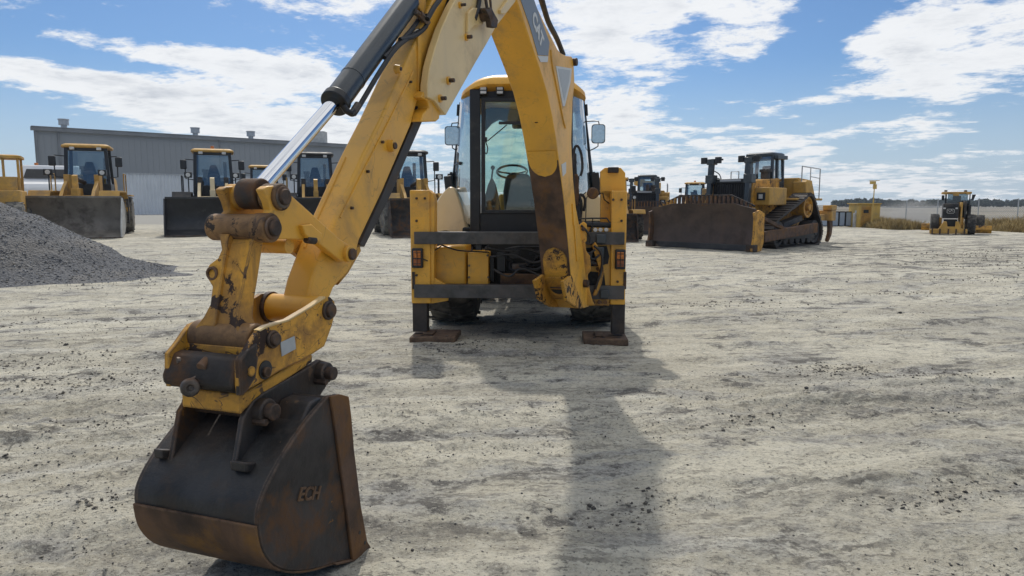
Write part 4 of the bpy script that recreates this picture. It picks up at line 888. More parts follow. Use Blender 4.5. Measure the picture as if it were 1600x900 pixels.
for nm, y0, y1 in (('upper_rail', 363, 381.5), ('lower_rail', 447, 465.5)):
    m = MB(BF); bbp(m, 647, 976, y0, y1, -.03, .13); obj(nm, m, 'rail_steel', bh, .006)
# cheeks in front of the rail ends on the right
def lamp(par, x0, x1, y0, y1):
    m = MB(BF); bbp(m, x0, x1, y0, y1, -.05, .06); l = obj('tail_lamp', m, 'black_plastic', par, .012, 3)
    m = MB(BF); bbp(m, x0+3, x1-3, y0+4, y1-15, -.062, .02); obj('lamp_lens', m, 'lamp_amber', l, .004)
    m = MB(BF); bbp(m, x0+3, x1-3, y1-14, y1-4, -.062, .02); obj('lamp_lens', m, 'lamp_red' if True else '', l, .004)
    m = MB(BF)
    for k in range(3): a_ = bp(x0+2, y0+7+k*8.5, -.075); b2 = bp(x1-2, y0+7+k*8.5, -.075); m.tube([a_, b2], .0035, 6)
    a_ = bp((x0+x1)/2, y0+2, -.075); b2 = bp((x0+x1)/2, y1-2, -.075); m.tube([a_, b2], .0035, 6); obj('lamp_guard', m, 'black_plastic', l)
lamp(sl, 643, 660, 388, 419); lamp(sr, 961, 978, 390, 421)
# tank, box and machinery bay
def polyb(mb, pts, yl, dep): P = [bp(x, y, yl) for x, y in pts]; return mb.prism(P, [p_+Vector((0, dep, 0)) for p_ in P])
tk = obj('fuel_tank', polyb(MB(BF), [(678, 386), (728, 383), (729, 447), (690, 447), (678, 442), (670, 430), (668, 410), (671, 394)], .16, .5), 'yellow', bh, .03, 4)
obj('valve_box', polyb(MB(BF), [(731, 395), (763, 395), (763, 445), (731, 445)], .12, .5), 'yellow', bh, .006)
for x, y in ((733, 433), (763, 433), (762, 399), (733, 415)): p_ = bp(x, y, .118); obj('box_bolt', MB(BF).cyl(p_, p_-Vector((0, .015, 0)), .012, n=8), 'worn_steel', bh)
obj('machinery_bay', polyb(MB(BF), [(764, 381), (905, 381), (905, 447), (764, 447)], .42, .1), 'dark_interior', bh)
obj('bay_floor_plate', polyb(MB(BF), [(782, 428), (900, 430), (900, 447), (782, 447)], .10, .1), 'rust', bh, .005)
rr = random.Random(3)
for k in range(14):
    x = 768+rr.random()*75; y = 388+rr.random()*30
    pts = [bp(x, y, .30-rr.random()*.12)]
    for j in range(4): x += rr.uniform(-4, 26); y += rr.uniform(-9, 9); pts.append(bp(min(x, 870), max(386, min(y, 440)), .28-rr.random()*.15))
    obj('hydraulic_hose', MB(BF).tube(spline(pts, 4), .010+.008*rr.random(), 7), 'rubber_hose', bh)
for x0, x1, y0, y1, mm in ((776, 790, 395, 425, 'black_plastic'), (800, 822, 412, 424, 'worn_steel'), (796, 812, 392, 404, 'dark_machine'), (765, 772, 400, 440, 'black_plastic')):
    obj('valve_body', bbp(MB(BF), x0, x1, y0, y1, .22, .12), mm, bh, .008)
obj('hydraulic_hose', MB(BF).tube(spline([bp(690, 383, .05), bp(715, 391, .08), bp(745, 393, .1), bp(764, 394, .14)], 6), .008, 8), 'rubber_hose', bh)
obj('number_plate', bbp(MB(BF), 743, 752, 382, 391, .0, .03), 'black_plastic', bh, .003)
# carriage and swing post at the right
cg = MB(BF); polyb(cg, [(908, 352), (955, 350), (958, 356), (956, 382), (958, 395), (960, 430), (957, 455), (958, 475), (905, 476), (905, 352)], .04, .10)
cr = obj('side_shift_carriage', cg, 'yellow', bh, .008)
obj('lower_foot', polyb(MB(BF), [(850, 462), (952, 464), (952, 478), (850, 476)], -.02, .14), 'yellow_worn', cr, .006)
obj('carriage_shade_plate', polyb(MB(BF), [(912, 388), (948, 384), (952, 400), (950, 412), (936, 416), (912, 416)], .025, .012), 'dark_interior', cr)  # thin dark plates, here and below, stand in for shade inside openings
obj('carriage_shade_plate', polyb(MB(BF), [(917, 424), (944, 426), (946, 446), (936, 452), (918, 452)], .025, .012), 'dark_interior', cr)
for x, y in ((930, 359), (938, 359), (947, 359)): p_ = bp(x, y, .035); b_o = obj('carriage_bolt', MB(BF).cyl(p_, p_-Vector((0, .03, 0)), .022, n=14), 'lamp_clear', cr, .003)
for x, y in ((855, 470), (863, 470), (927, 472), (936, 472), (946, 472), (930, 412), (934, 420)): p_ = bp(x, y, -.02); obj('carriage_bolt', MB(BF).cyl(p_, p_-Vector((0, .025, 0)), .021, n=14), 'rust', cr, .003)
for x0, x1, y0, y1 in ((931, 947, 366, 381), (937, 952, 453, 467), (914, 926, 395, 410), (928, 944, 386, 402)): obj('clamp_block', bbp(MB(BF), x0, x1, y0, y1, -.05, .1), 'cylinder_paint', cr, .012)
post = obj('swing_post', polyb(MB(BF), [(905, 380), (914, 372), (916, 392), (922, 400), (924, 422), (918, 430), (922, 455), (926, 470), (930, 478), (905, 478), (900, 455), (898, 420)], -.12, .22), 'yellow_worn', bh, .014, 3)
obj('swing_lug', polyb(MB(BF), [(905, 352), (912, 346), (917, 350), (917, 376), (910, 384), (905, 376)], -.10, .12), 'yellow', post, .008)
obj('swing_ear', polyb(MB(BF), [(925, 384), (930, 378), (934, 384), (940, 402), (944, 424), (940, 444), (932, 462), (926, 462), (935, 440), (936, 420), (930, 400)], -.08, .05), 'yellow_worn', post, .006)
for yy_ in (358, 440): p_ = bp(911, yy_, -.11); obj('post_pin', MB(BF).cyl(p_, p_-Vector((0, .04, 0)), .020, n=12), 'pin_steel', post, .003)
for pts in ([(928, 384), (937, 392), (941, 404), (939, 424), (934, 440), (930, 452)], [(908, 352), (920, 366), (922, 380)], [(918, 398), (924, 404), (930, 404), (936, 398)], [(914, 402), (922, 410), (932, 412)], [(912, 392), (920, 396), (930, 390)], [(912, 410), (920, 414), (928, 408)]):
    obj('hydraulic_hose', MB(BF).tube(spline([bp(x, y, -.10) for x, y in pts], 5), .012, 8), 'rubber_hose', cr)
obj('lock_cylinder', MB(BF).cyl(bp(903, 350, .05), bp(957, 352, .05), .030, n=16), 'black_plastic', cr, .004)
obj('lock_cylinder_rail', MB(BF).tube([bp(903, 342, .0), bp(925, 341, .0), bp(948, 341, .0), bp(953, 348, .0)], .008).tube([bp(915, 348, .0), bp(915, 341, .0)], .006).tube([bp(926, 348, .0), bp(926, 341, .0)], .006), 'black_plastic', cr)
m = MB(BF).lathe(bp(926, 302, .12)+Vector((0, .02, 0)), (0, -1, 0), [(0, .045), (.02, .06), (.05, .062), (.07, .05), (.075, .0)], 24); rf = obj('round_reflector', m, 'rust', bh, .002)
obj('reflector_arm', MB(BF).tube([bp(934, 302, .15), bp(942, 302, .2), bp(944, 312, .2), bp(952, 318, .24)], .006).tube([bp(915, 352, .1), bp(916, 310, .1), bp(920, 304, .12)], .005).tube([bp(905, 340, .1), bp(907, 308, .1), bp(916, 300, .1)], .005), 'black_plastic', rf)
# hose loom rising to the boom beside the cab
for k, pts in enumerate(([(896, 262), (897, 235), (902, 228), (908, 240), (910, 262), (907, 275)], [(898, 240), (899, 275), (900, 300), (904, 330), (905, 350)], [(894, 232), (895, 262), (898, 290), (900, 330)], [(903, 275), (902, 300), (908, 318), (906, 346)], [(900, 310), (908, 304), (914, 312), (912, 330)])):
    obj('hydraulic_hose', MB(BF).tube(spline([bp(x, y, .15+.02*k) for x, y in pts], 5), .014+.004*(k % 2), 8), 'rubber_hose', bh)
obj('hose_guard', polyb(MB(BF), [(898, 272), (903, 272), (905, 300), (903, 322), (898, 320)], .12, .05), 'rust', bh, .004)

# rods, pins and wiring on the rear frame
for x, y in ((651, 310), (651, 345), (651, 430), (664, 310), (971, 312), (971, 345), (965, 440), (958, 312)):
    p_ = bp(x, y, .0); obj('frame_bolt', MB(BF).cyl(p_+Vector((0, .01, 0)), p_-Vector((0, .018, 0)), .014, n=6), 'pin_steel', sl if x < 800 else sr, .002)
obj('wear_pad', bbp(MB(BF), 974, 979, 425, 452, -.012, .02), 'rust_dark', sr, .003); obj('wear_pad', bbp(MB(BF), 644, 648, 425, 452, -.012, .02), 'rust_dark', sl, .003)
obj('lamp_cable', MB(BF).tube(spline([bp(660, 404, -.03), bp(672, 408, .02), bp(674, 396, .05), bp(690, 384, .06)], 5), .006, 6), 'rubber_hose', sl)
for pts in ([(760, 386), (790, 392), (820, 388), (845, 396)], [(766, 402), (800, 398), (832, 410), (850, 405)], [(770, 420), (795, 432), (815, 420), (845, 432)], [(905, 372), (899, 388), (902, 402), (910, 412)], [(926, 352), (922, 362), (916, 370), (912, 384)]):
    obj('hydraulic_hose', MB(BF).tube(spline([bp(x, y, .02) for x, y in pts], 5), .011, 8), 'rubber_hose', bh)
# --- wheels
def wheel(name, root, c, R, W, xf, mt='tyre', mr='yellow_far', lug=True, n=44, nl=18, rimr=.56, parent_kind=None, axis=(1, 0, 0)):
    c = Vector(c); ax = Vector(axis); h = W/2
    w_ = MB(xf); w_.lathe(c-ax*h, ax, [(0, R*rimr), (0, R*.80), (W*.06, R*.93), (W*.16, R*.965), (W*.84, R*.965), (W*.94, R*.93), (W, R*.80), (W, R*rimr)], n)
    x, y = w_.frame(ax)
    if lug:
        for i in range(nl):
            for sd2 in (0, 1):
                a = 2*math.pi*(i+.5*sd2)/nl; a2 = a+.20*(18/nl)
                def pt(an, rr, o): return c+ax*o+(x*math.cos(an)+y*math.sin(an))*rr
                o0, o1 = (0.0, h*1.0) if sd2 else (0.0, -h*1.0); da = .085*18/nl
                ra, rb2 = R*.955, R*1.0
                w_.add([pt(a2, ra, o0), pt(a2+da, ra, o0), pt(a+da, ra*.985, o1), pt(a, ra*.985, o1), pt(a2, rb2, o0), pt(a2+da, rb2, o0), pt(a+da, rb2*.97, o1), pt(a, rb2*.97, o1)],
                       [(0, 1, 2, 3), (4, 5, 6, 7), (0, 1, 5, 4), (1, 2, 6, 5), (2, 3, 7, 6), (3, 0, 4, 7)])
    e = obj(name, w_, mt, root, ang=30)
    rm = MB(xf)
    for sg_ in (1, -1):
        rm.lathe(c+ax*(h*.3*sg_), ax*sg_, [(0, .02), (0, R*.50), (h*.55, R*(rimr-.03)), (h*.66, R*(rimr+.015)), (h*.70, R*(rimr+.015)), (h*.70, R*(rimr-.03)), (h*.2, R*.42), (h*.12, R*.2), (h*.4, R*.17), (h*.42, .01)], n)
    obj('rim', rm, mr, e, ang=30); return e
for px0, px1 in ((668, 742), (893, 962)):
    x0 = bp(px0, 480, .95).x; x1 = bp(px1, 480, .95).x; wheel('wheel', bh, ((x0+x1)/2, 1.35, .66), .66, x1-x0, BF, 'tyre')
for sx_ in (-.82, .82): wheel('wheel', bh, (sx_, 3.55, .48), .48, .36, BF, 'tyre', n=32)
m = MB(BF); m.bb(-.62, .62, 1.22, 1.48, .56, .78); m.bb(-.6, .6, 3.45, 3.65, .42, .6); obj('axle', m, 'dark_machine', bh, .02)
m = MB(BF); m.bb(-.42, .5, .5, 4.6, .55, 1.0); obj('chassis', m, 'dark_machine', bh, .02)
# hood and loader frame ahead of the cab
m = MB(BF); m.prism([(-.42, 2.5, 1.0), (.46, 2.5, 1.0), (.46, 2.5, 1.62), (-.42, 2.5, 1.62)], [(-.42, 4.5, .95), (.46, 4.5, .95), (.42, 4.5, 1.42), (-.38, 4.5, 1.42)]); obj('hood', m, 'yellow', bh, .04, 3)
for sx_ in (-.62, .66):
    m = MB(BF); m.beam((sx_, 3.0, 1.35), (sx_, 4.9, .95), .12, .2).beam((sx_, 4.9, .95), (sx_, 5.6, .4), .12, .2); obj('loader_arm', m, 'yellow', bh, .01)
m = MB(BF); lp = [(5.6, .05), (5.5, .3), (5.55, .7), (5.75, 1.0), (5.8, .98), (5.6, .68), (5.56, .32), (5.65, .1), (6.4, .04), (6.4, .0)]
m.prism([(-1.15, a_, b2) for a_, b2 in lp], [(1.2, a_, b2) for a_, b2 in lp]); obj('loader_bucket', m, 'yellow_worn', bh, .01)

# --- cab
cb = MB(BF)
def C(px, py, yl): return bp(px, py, yl)
yr = .78
cabm = MB(BF)
cabm.beam(C(742.5, 140, yr), C(743, 366, yr), bp(751, 200, yr).x-bp(735, 200, yr).x, .09, (0, 1, 0))
rp_ = MB(BF).beam(C(887, 140, yr), C(888, 366, yr), .11, .09, (0, 1, 0))
cabo = obj('cab', cabm, 'black_plastic', bh, .01); obj('rear_pillar', rp_, 'black_plastic', cabo, .01)
m = MB(BF)
for a_, b2 in (((722, 160), (709, 290)), ((910, 160), (925, 290))):
    m.tube([C(a_[0], a_[1], yr+.75), C(b2[0], b2[1], yr+.75), C(b2[0]+(4 if a_[0] < 800 else -4), 345, yr+.7)], .030, 8)
m.tube([C(745, 140, yr+1.7), C(742, 330, yr+1.9)], .03, 8).tube([C(885, 140, yr+1.7), C(890, 330, yr+1.9)], .03, 8)
obj('side_pillar', m, 'black_plastic', cabo)
m = MB(BF); P_ = [C(735, 141, yr), C(896, 141, yr), C(896, 152, yr), C(735, 152, yr)]
m.prism([C(738, 131, yr+.02), C(896, 131, yr+.02), C(896, 153, yr+.02), C(738, 153, yr+.02)], [p_+Vector((0, .1, 0)) for p_ in [C(738, 131, yr+.02), C(896, 131, yr+.02), C(896, 153, yr+.02), C(738, 153, yr+.02)]])
obj('rear_header', m, 'black_plastic', cabo, .006)
for x in (755, 781, 860):
    l = obj('work_lamp', bbp(MB(BF), x-6, x+6, 133, 148, yr-.05, .06), 'black_plastic', cabo, .006)
    obj('lamp_lens', bbp(MB(BF), x-4.5, x+4.5, 136, 140, yr-.058, .012).add([], []), 'lamp_clear', l); obj('lamp_lens', bbp(MB(BF), x-4.5, x+4.5, 142, 146, yr-.058, .012), 'lamp_clear', l)
# roof: rounded slab with an overhang
def rrect(x0, x1, y0, y1, r, z, n=7):
    out = []
    for cx, cy, a0 in ((x1-r, y1-r, 0), (x0+r, y1-r, 90), (x0+r, y0+r, 180), (x1-r, y0+r, 270)):
        for k in range(n+1): a = math.radians(a0+90*k/n); out.append(Vector((cx+r*math.cos(a), cy+r*math.sin(a), z)))
    return out
xl = C(722, 150, 1.1).x; xr_ = C(915, 150, 1.1).x; zt0 = C(800, 123, .95).z; zt1 = C(800, 150, 1.1).z
m = MB(BF); ym0, ym1 = yr-.10, yr+2.0
zt1 += .055
R_ = [rrect(xl+.05, xr_-.05, ym0+.06, ym1-.05, .30, zt1-.0), rrect(xl, xr_, ym0, ym1, .34, zt1+.03), rrect(xl+.01, xr_-.01, ym0+.01, ym1, .34, zt1+.08), rrect(xl+.10, xr_-.10, ym0+.08, ym1-.1, .34, zt1+.13), rrect(xl+.25, xr_-.25, ym0+.25, ym1-.3, .3, zt1+.15)]
xc_ = (xl+xr_)/2
for r_ in R_:
    for v in r_: v.z -= .13*(abs(v.x-xc_)/((xr_-xl)/2))**3.5
m.rings(R_); obj('roof', m, 'yellow', cabo, ang=50)
# rear window with its frame
wf = MB(BF)
for a_, b2 in (((755, 155), (755, 331)), ((878, 155), (880, 331)), ((752, 156), (882, 156)), ((752, 331), (884, 331))): wf.beam(C(a_[0], a_[1], yr-.01), C(b2[0], b2[1], yr-.01), .045, .05, (0, 1, 0))
rw = obj('rear_window', wf, 'black_plastic', cabo, .006)
m = MB(BF); m.prism([C(755, 156, yr), C(879, 156, yr), C(880, 331, yr), C(755, 331, yr)], [p_+Vector((0, .008, 0)) for p_ in (C(755, 156, yr), C(879, 156, yr), C(880, 331, yr), C(755, 331, yr))]); obj('pane', m, 'glass_green', rw, smooth=False)
# curved quarter windows
def sheet(mb, a, b, n=8, bulge=.10, sgn=-1):
    rows = []
    for k in range(n+1):
        u = k/n; rows.append([x1.lerp(x2, u)+Vector((sgn*bulge*math.sin(math.pi*u)*.8, -bulge*math.sin(math.pi*u)*.6, 0)) for x1, x2 in zip(a, b)])
    nn_ = len(a); V_ = [v for r in rows for v in r]; Fs = []
    for k in range(n):
        for i in range(nn_-1): Fs.append((k*nn_+i, k*nn_+i+1, (k+1)*nn_+i+1, (k+1)*nn_+i))
    return mb.add(V_, Fs)
for sgn, in_, out in ((-1, [(737, 150), (737, 230), (736, 300), (737, 352)], [(724, 162), (717, 225), (710, 290), (722, 330)]), (1, [(893, 150), (893, 230), (894, 300), (894, 350)], [(908, 162), (916, 225), (923, 290), (915, 330)])):
    q_ = obj('quarter_window', sheet(MB(BF), [C(x, y, yr) for x, y in in_], [C(x, y, yr+.72) for x, y in out], 8, .09, sgn), 'glass_clear', cabo, ang=80)
    hx = MB(BF); a_ = C(710, 257, yr+.4) if sgn < 0 else C(914, 257, yr+.4); hx.tube([a_, a_+Vector((.10*-sgn, -.22, 0))], .008).sphere(a_+Vector((.10*-sgn, -.22, 0)), .022, 10); obj('window_catch', hx, 'black_plastic', q_)
# front and side glass and lower walls
m = MB(BF); m.prism([C(748, 165, yr+1.75), C(885, 165, yr+1.75), C(888, 300, yr+1.9), C(745, 300, yr+1.9)], [p_+Vector((0, .006, 0)) for p_ in (C(748, 165, yr+1.75), C(885, 165, yr+1.75), C(888, 300, yr+1.9), C(745, 300, yr+1.9))]); obj('windscreen', m, 'glass_green', cabo, smooth=False)
for a_, b2 in ((722, 745), (910, 885)):
    m = MB(BF); m.add([C(a_, 160, yr+.75), C(b2, 165, yr+1.75), C(b2+(-2 if a_ < 800 else 2), 300, yr+1.9), C(a_+(-10 if a_ < 800 else 12), 300, yr+.75)], [(0, 1, 2, 3)]); obj('door_glass', m, 'glass_clear', cabo, smooth=False)
obj('rear_sill', polyb(MB(BF), [(737, 333), (893, 333), (893, 375), (737, 375)], yr-.02, .1), 'black_plastic', cabo, .01)
m = MB(BF); m.bb(-.72, .80, yr+.1, yr+1.9, .95, 1.2).bb(-.5, .6, yr+1.75, yr+1.85, 1.0, 1.45); obj('cab_floor', m, 'dark_interior', cabo, .02)
# interior
m = MB(BF); q_ = C(800, 268, yr+1.35); tv = []
for k in range(25): a = 2*math.pi*k/24; tv.append(q_+Vector((.20*math.cos(a), .13*math.sin(a), .09*math.sin(a)+.0)))
m.tube(tv, .016, 8).tube([q_+Vector((-.19, 0, 0)), q_+Vector((0, .02, -.03)), q_+Vector((.19, 0, 0))], .012).beam(q_+Vector((0, .02, -.03)), q_+Vector((0, .2, -.5)), .08, .08); obj('steering_wheel', m, 'black_plastic', cabo)
m = MB(BF); m.prism([C(x, y, yr+1.2) for x, y in ((788, 330), (786, 300), (790, 276), (800, 268), (826, 272), (840, 300), (840, 332))], [C(x, y, yr+1.2)+Vector((0, .3, 0)) for x, y in ((788, 330), (786, 300), (790, 276), (800, 268), (826, 272), (840, 300), (840, 332))]); obj('console', m, 'black_plastic', cabo, .03)
m = MB(BF); b0_ = C(766, 330, yr+.5); m.prism([C(x, y, yr+.5) for x, y in ((755, 332), (758, 305), (762, 290), (768, 276), (774, 288), (778, 305), (782, 332))], [C(x, y, yr+.5)+Vector((0, .1, 0)) for x, y in ((755, 332), (758, 305), (762, 290), (768, 276), (774, 288), (778, 305), (782, 332))]); m.tube([C(768, 280, yr+.55), C(770, 264, yr+.55)], .012).sphere(C(770, 262, yr+.55), .028, 10); obj('control_lever', m, 'dark_machine', cabo, .012)
m = MB(BF); q_ = bp(842, 300, yr+.9); m.bb(q_.x-.12, q_.x+.34, yr+.75, yr+1.2, 1.42, 1.56).bb(q_.x-.10, q_.x+.32, yr+1.15, yr+1.28, 1.5, 2.15); obj('seat', m, 'seat_fabric', cabo, .05, 3)
m = MB(BF); m.prism([C(x, y, yr+1.4) for x, y in ((755, 160), (884, 160), (884, 200), (800, 200), (800, 192), (779, 186), (768, 192), (757, 205))], [C(x, y, yr+1.4)+Vector((0, .12, 0)) for x, y in ((755, 160), (884, 160), (884, 200), (800, 200), (800, 192), (779, 186), (768, 192), (757, 205))]); obj('headliner', m, 'dark_machine', cabo, .02)
m = MB(BF); m.tube([C(792, 195, yr-.02), C(762, 220, yr-.02)], .006).box(C(758, 218, yr-.03), (.045, .05, .05)).tube(spline([C(759, 222, yr-.03), C(762, 232, yr-.03), C(760, 240, yr-.03), C(756, 236, yr-.03)], 4), .006).box(C(800, 192, yr-.03), (.30, .03, .03)); obj('wiper', m, 'black_plastic', rw)
# mirrors
for sgn, (x0, x1, y0, y1) in ((-1, (695, 717, 197, 227)), (1, (924, 946, 194, 224))):
    m = MB(BF); yl = yr+.55; a_ = C(x0, y1, yl); b2 = C(x1, y0, yl); cx, cz = (a_.x+b2.x)/2, (a_.z+b2.z)/2; hw_, hh_ = abs(b2.x-a_.x)/2, abs(b2.z-a_.z)/2
    def rr2(hw_, hh_, y): 
        return [Vector((v.x, y, v.y)) for v in rrect(cx-hw_, cx+hw_, cz-hh_, cz+hh_, .035, 0, 4)]
    m.rings([rr2(hw_, hh_, yl), rr2(hw_, hh_, yl+.02), rr2(hw_*.7, hh_*.8, yl+.07)]); mi = obj('mirror', m, 'black_plastic', cabo, ang=40)
    m = MB(BF); m.rings([rr2(hw_*.90, hh_*.93, yl-.003), rr2(hw_*.90, hh_*.93, yl-.001)]); obj('mirror_glass', m, 'mirror_glass', mi)
    e_ = C(718 if sgn < 0 else 914, 190, yl+.25); f_ = C(714 if sgn < 0 else 920, 236, yl+.25)
    m = MB(BF); zt_ = cz+hh_; zb2 = cz-hh_; m.tube([e_, Vector((cx-sgn*hw_*.6, yl+.1, zt_+.05)), Vector((cx, yl+.04, zt_+.04)), Vector((cx+sgn*.02, yl+.03, zt_-.03))], .007); obj('mirror_bracket', m, 'black_plastic', mi); m = MB(BF).tube([f_, Vector((cx-sgn*hw_*.4, yl+.1, zb2-.05)), Vector((cx, yl+.04, zb2-.03)), Vector((cx, yl+.03, zb2+.03))], .007); obj('mirror_bracket', m, 'black_plastic', mi)
for sgn, x, y in ((-1, 720, 172), (1, 912, 172), (-1, 705, 280), (1, 928, 280)):
    m = MB(BF); q_ = C(x, y, yr+.72); m.beam(q_+Vector((0, 0, .09)), q_-Vector((0, 0, .09)), .03, .05).beam(q_+Vector((sgn*.03, 0, .07)), q_+Vector((sgn*.04, 0, -.07)), .02, .03); obj('door_hinge', m, 'black_plastic', cabo, .005)
obj('step_guard', MB(BF).beam(C(700, 275, yr+.6), C(703, 300, yr+.6), .09, .1), 'black_plastic', cabo, .01); obj('step_guard', MB(BF).beam(C(929, 270, yr+.6), C(933, 305, yr+.6), .09, .1), 'black_plastic', cabo, .01)
# fenders
def fender(pts, topc):
    m = MB(BF); R_ = []
    for k in range(8):
        u = k/7; sc_ = math.cos(u*math.pi*.48)*.4+.6; yl = .95+u*.95-.10*math.sin(math.pi*u)
        base_ = [bp(x, y, .95) for x, y in pts]; cx = sum(v.x for v in base_)/len(base_)
        R_.append([Vector((v.x, yl, .95+(v.z-.95)*(1-.35*u*u))) for v in base_])
    m.rings([[Vector((lerp(sum(v.x for v in R_[0])/len(R_[0]), v.x, .90), v.y-.02, v.z*.995)) for v in R_[0]]]+R_); return obj('fender', m, 'cream_paint', bh, .035, 4, 50)
fender(curve([(672, 366), (671, 350), (676, 330), (685, 311), (698, 295), (706, 292), (713, 298), (724, 330), (734, 366)], 3), 0)
fender(curve([(900, 345), (902, 315), (910, 303), (928, 300), (942, 312), (952, 325), (953, 345)], 3), 0)
# ------------------------------------------------------------ machines parked across the yard
LOC = None
def wheel_loader(loc, rz, label, c, bw=4.1, s=1.0, art=0.0, group='wheel loaders parked in a row', beacon=False, ribs=False, mirror_side=True, bh_=1.72, tyre='tyre', roof=None):
    """local frame: bucket lip at the origin, the machine extends towards +y"""
    r = thing('wheel_loader', label, 'loader', loc, rz, group); r.scale = (s, s, s)
    bc, ac, kc = c['body'], c['arm'], c['bucket']
    w2 = bw/2
    pr_ = [(0, .02), (-.02, .05), (.35, .12), (.75, .30), (.92, .62), (.92, .98), (.80, 1.35), (.62, bh_), (.68, bh_+.02), (.86, 1.38), (.98, 1.0), (.98, .6), (.80, .24), (.38, .06)]
    m = MB(); m.prism([(-w2, y, z) for y, z in pr_], [(w2, y, z) for y, z in pr_]); b = obj('bucket', m, kc, r, .01)
    for sx in (-1, 1):
        m = MB(); sp = [(0, .03), (.05, .45), (.30, 1.05), (.58, bh_), (.68, bh_), (.88, 1.35), (.98, 1.0), (.98, .6), (.80, .24), (.38, .05)]
        m.prism([(sx*w2, y, z) for y, z in sp], [(sx*(w2+.06), y, z) for y, z in sp]); obj('side_plate', m, c.get('side', kc), b, .006)
    m = MB(); m.bb(-w2-.05, w2+.05, -.16, .10, .005, .05); obj('cutting_edge', m, 'worn_steel', b, .005)
    m = MB(); m.bb(-w2, w2, .56, .70, bh_-.02, bh_+.08); obj('top_lip', m, kc, b, .01)
    # lift arms, tilt lever and cross tube
    for sx in (-.62, .62):
        m = MB(); P = [(1.0, .55), (1.0, .95), (2.2, 2.05), (3.4, 2.75), (3.6, 2.6), (3.6, 2.3), (2.5, 1.55)]
        m.prism([(sx-.07, y, z) for y, z in P], [(sx+.07, y, z) for y, z in P]); obj('lift_arm', m, ac, r, .01)
        m = MB(); m.cyl((sx*.8, 1.9, 1.0), (sx*.8, 3.3, 1.4), .09, n=12); obj('lift_cylinder', m, 'dark_machine', r)
    m = MB(); m.cyl((-.62, 2.3, 1.7), (.62, 2.3, 1.7), .15, n=14).bb(-.12, .12, 1.5, 2.6, 1.75, 2.15); obj('cross_tube', m, ac, r, .01)
    m = MB(); m.prism([(-.10, y, z) for y, z in ((1.45, 1.1), (1.6, 1.0), (2.0, 2.0), (1.9, 2.75), (1.7, 2.7), (1.65, 2.0))], [(.10, y, z) for y, z in ((1.45, 1.1), (1.6, 1.0), (2.0, 2.0), (1.9, 2.75), (1.7, 2.7), (1.65, 2.0))]); obj('tilt_lever', m, ac, r, .01)
    m = MB(); m.cyl((0, 1.85, 2.6), (0, 3.5, 2.45), .10, n=12); obj('tilt_cylinder', m, 'dark_machine', r)
    m = MB(); m.bb(-.75, .75, 2.3, 3.8, .7, 1.6).bb(-.72, -.5, 3.0, 3.8, 1.5, 2.8).bb(.5, .72, 3.0, 3.8, 1.5, 2.8); obj('front_frame', m, bc, r, .02)
    # articulated rear
    def RR(v): 
        a = art; y = v.y-4.0; return Vector((v.x*math.cos(a)-y*math.sin(a), 4.0+v.x*math.sin(a)+y*math.cos(a), v.z))
    for sx in (-1.35, 1.35):
        wheel('wheel', r, (sx, 2.55, .92), .92, .68, None, tyre, ac, True, 32, 14)
        m = MB(); Pf = [(1.55, 1.75), (1.75, 1.98), (3.3, 1.98), (3.6, 1.7), (3.65, 1.75), (3.35, 2.05), (1.7, 2.05), (1.5, 1.8)]
        m.prism([(sx-.42, y, z) for y, z in Pf], [(sx+.40, y, z) for y, z in Pf]); obj('front_fender', m, c.get('fender', bc), r, .01)
        m = MB(); m.cyl((sx*.78, 2.05, 2.05), (sx*.78, 2.05, 2.75), .03, n=8).box((sx*.78, 2.0, 2.85), (.34, .16, .26)); l = obj('headlight', m, 'black_plastic', r, .01)
        m = MB(); m.cyl((sx*.78, 1.92, 2.85), (sx*.78, 1.90, 2.85), .10, n=14); obj('lamp_lens', m, 'lamp_clear', l)
        wheel('wheel', r, (sx, 6.3, .92), .92, .68, RR, tyre, ac, True, 32, 14)
    m = MB(RR); m.bb(-.75, .75, 4.1, 8.2, .8, 1.75).bb(-1.6, -.7, 4.3, 5.6, 1.1, 1.3).bb(.7, 1.6, 4.3, 5.6, 1.1, 1.3); obj('rear_frame', m, c.get('frame', bc), r, .02)
    m = MB(RR); hp_ = [(6.1, 1.7), (6.1, 2.9), (8.2, 2.75), (8.6, 2.5), (8.65, 1.2), (8.3, 1.1)]; m.prism([(-.85, y, z) for y, z in hp_], [(.85, y, z) for y, z in hp_]); obj('engine_hood', m, bc, r, .05)
    m = MB(RR); m.bb(-1.7, -.8, 5.5, 7.3, 1.85, 1.92).bb(.8, 1.7, 5.5, 7.3, 1.85, 1.92); obj('rear_fender', m, bc, r, .02)
    # cab
    cz0, cz1, cy0, cy1, cw = 2.0, 4.12, 4.25, 5.95, .90
    m = MB(RR); P0_ = [(-cw, cy0, cz0), (cw, cy0, cz0), (cw-.10, cy0+.18, cz1), (-cw+.10, cy0+.18, cz1)]
    for x, y in ((-cw, cy0), (cw, cy0), (-cw, cy1), (cw, cy1)): m.beam((x, y, cz0), (x*.9, y+(.18 if y == cy0 else -.05), cz1), .15, .12, (0, 1, 0))
    m.bb(-cw-.05, cw+.05, cy0-.04, cy1+.05, cz0-.35, cz0+.42); m.bb(-cw*.9, cw*.9, cy0+.10, cy0+.24, cz1-.16, cz1)
    cbn = obj('cab', m, 'black_plastic' if not c.get('cab') else c['cab'], r, .02)
    m = MB(RR); m.add([(-cw+.07, cy0+.03, cz0+.42), (cw-.07, cy0+.03, cz0+.42), (cw-.17, cy0+.17, cz1-.1), (-cw+.17, cy0+.17, cz1-.1)], [(0, 1, 2, 3)]); obj('windscreen', m, 'glass_clear', cbn, smooth=False)
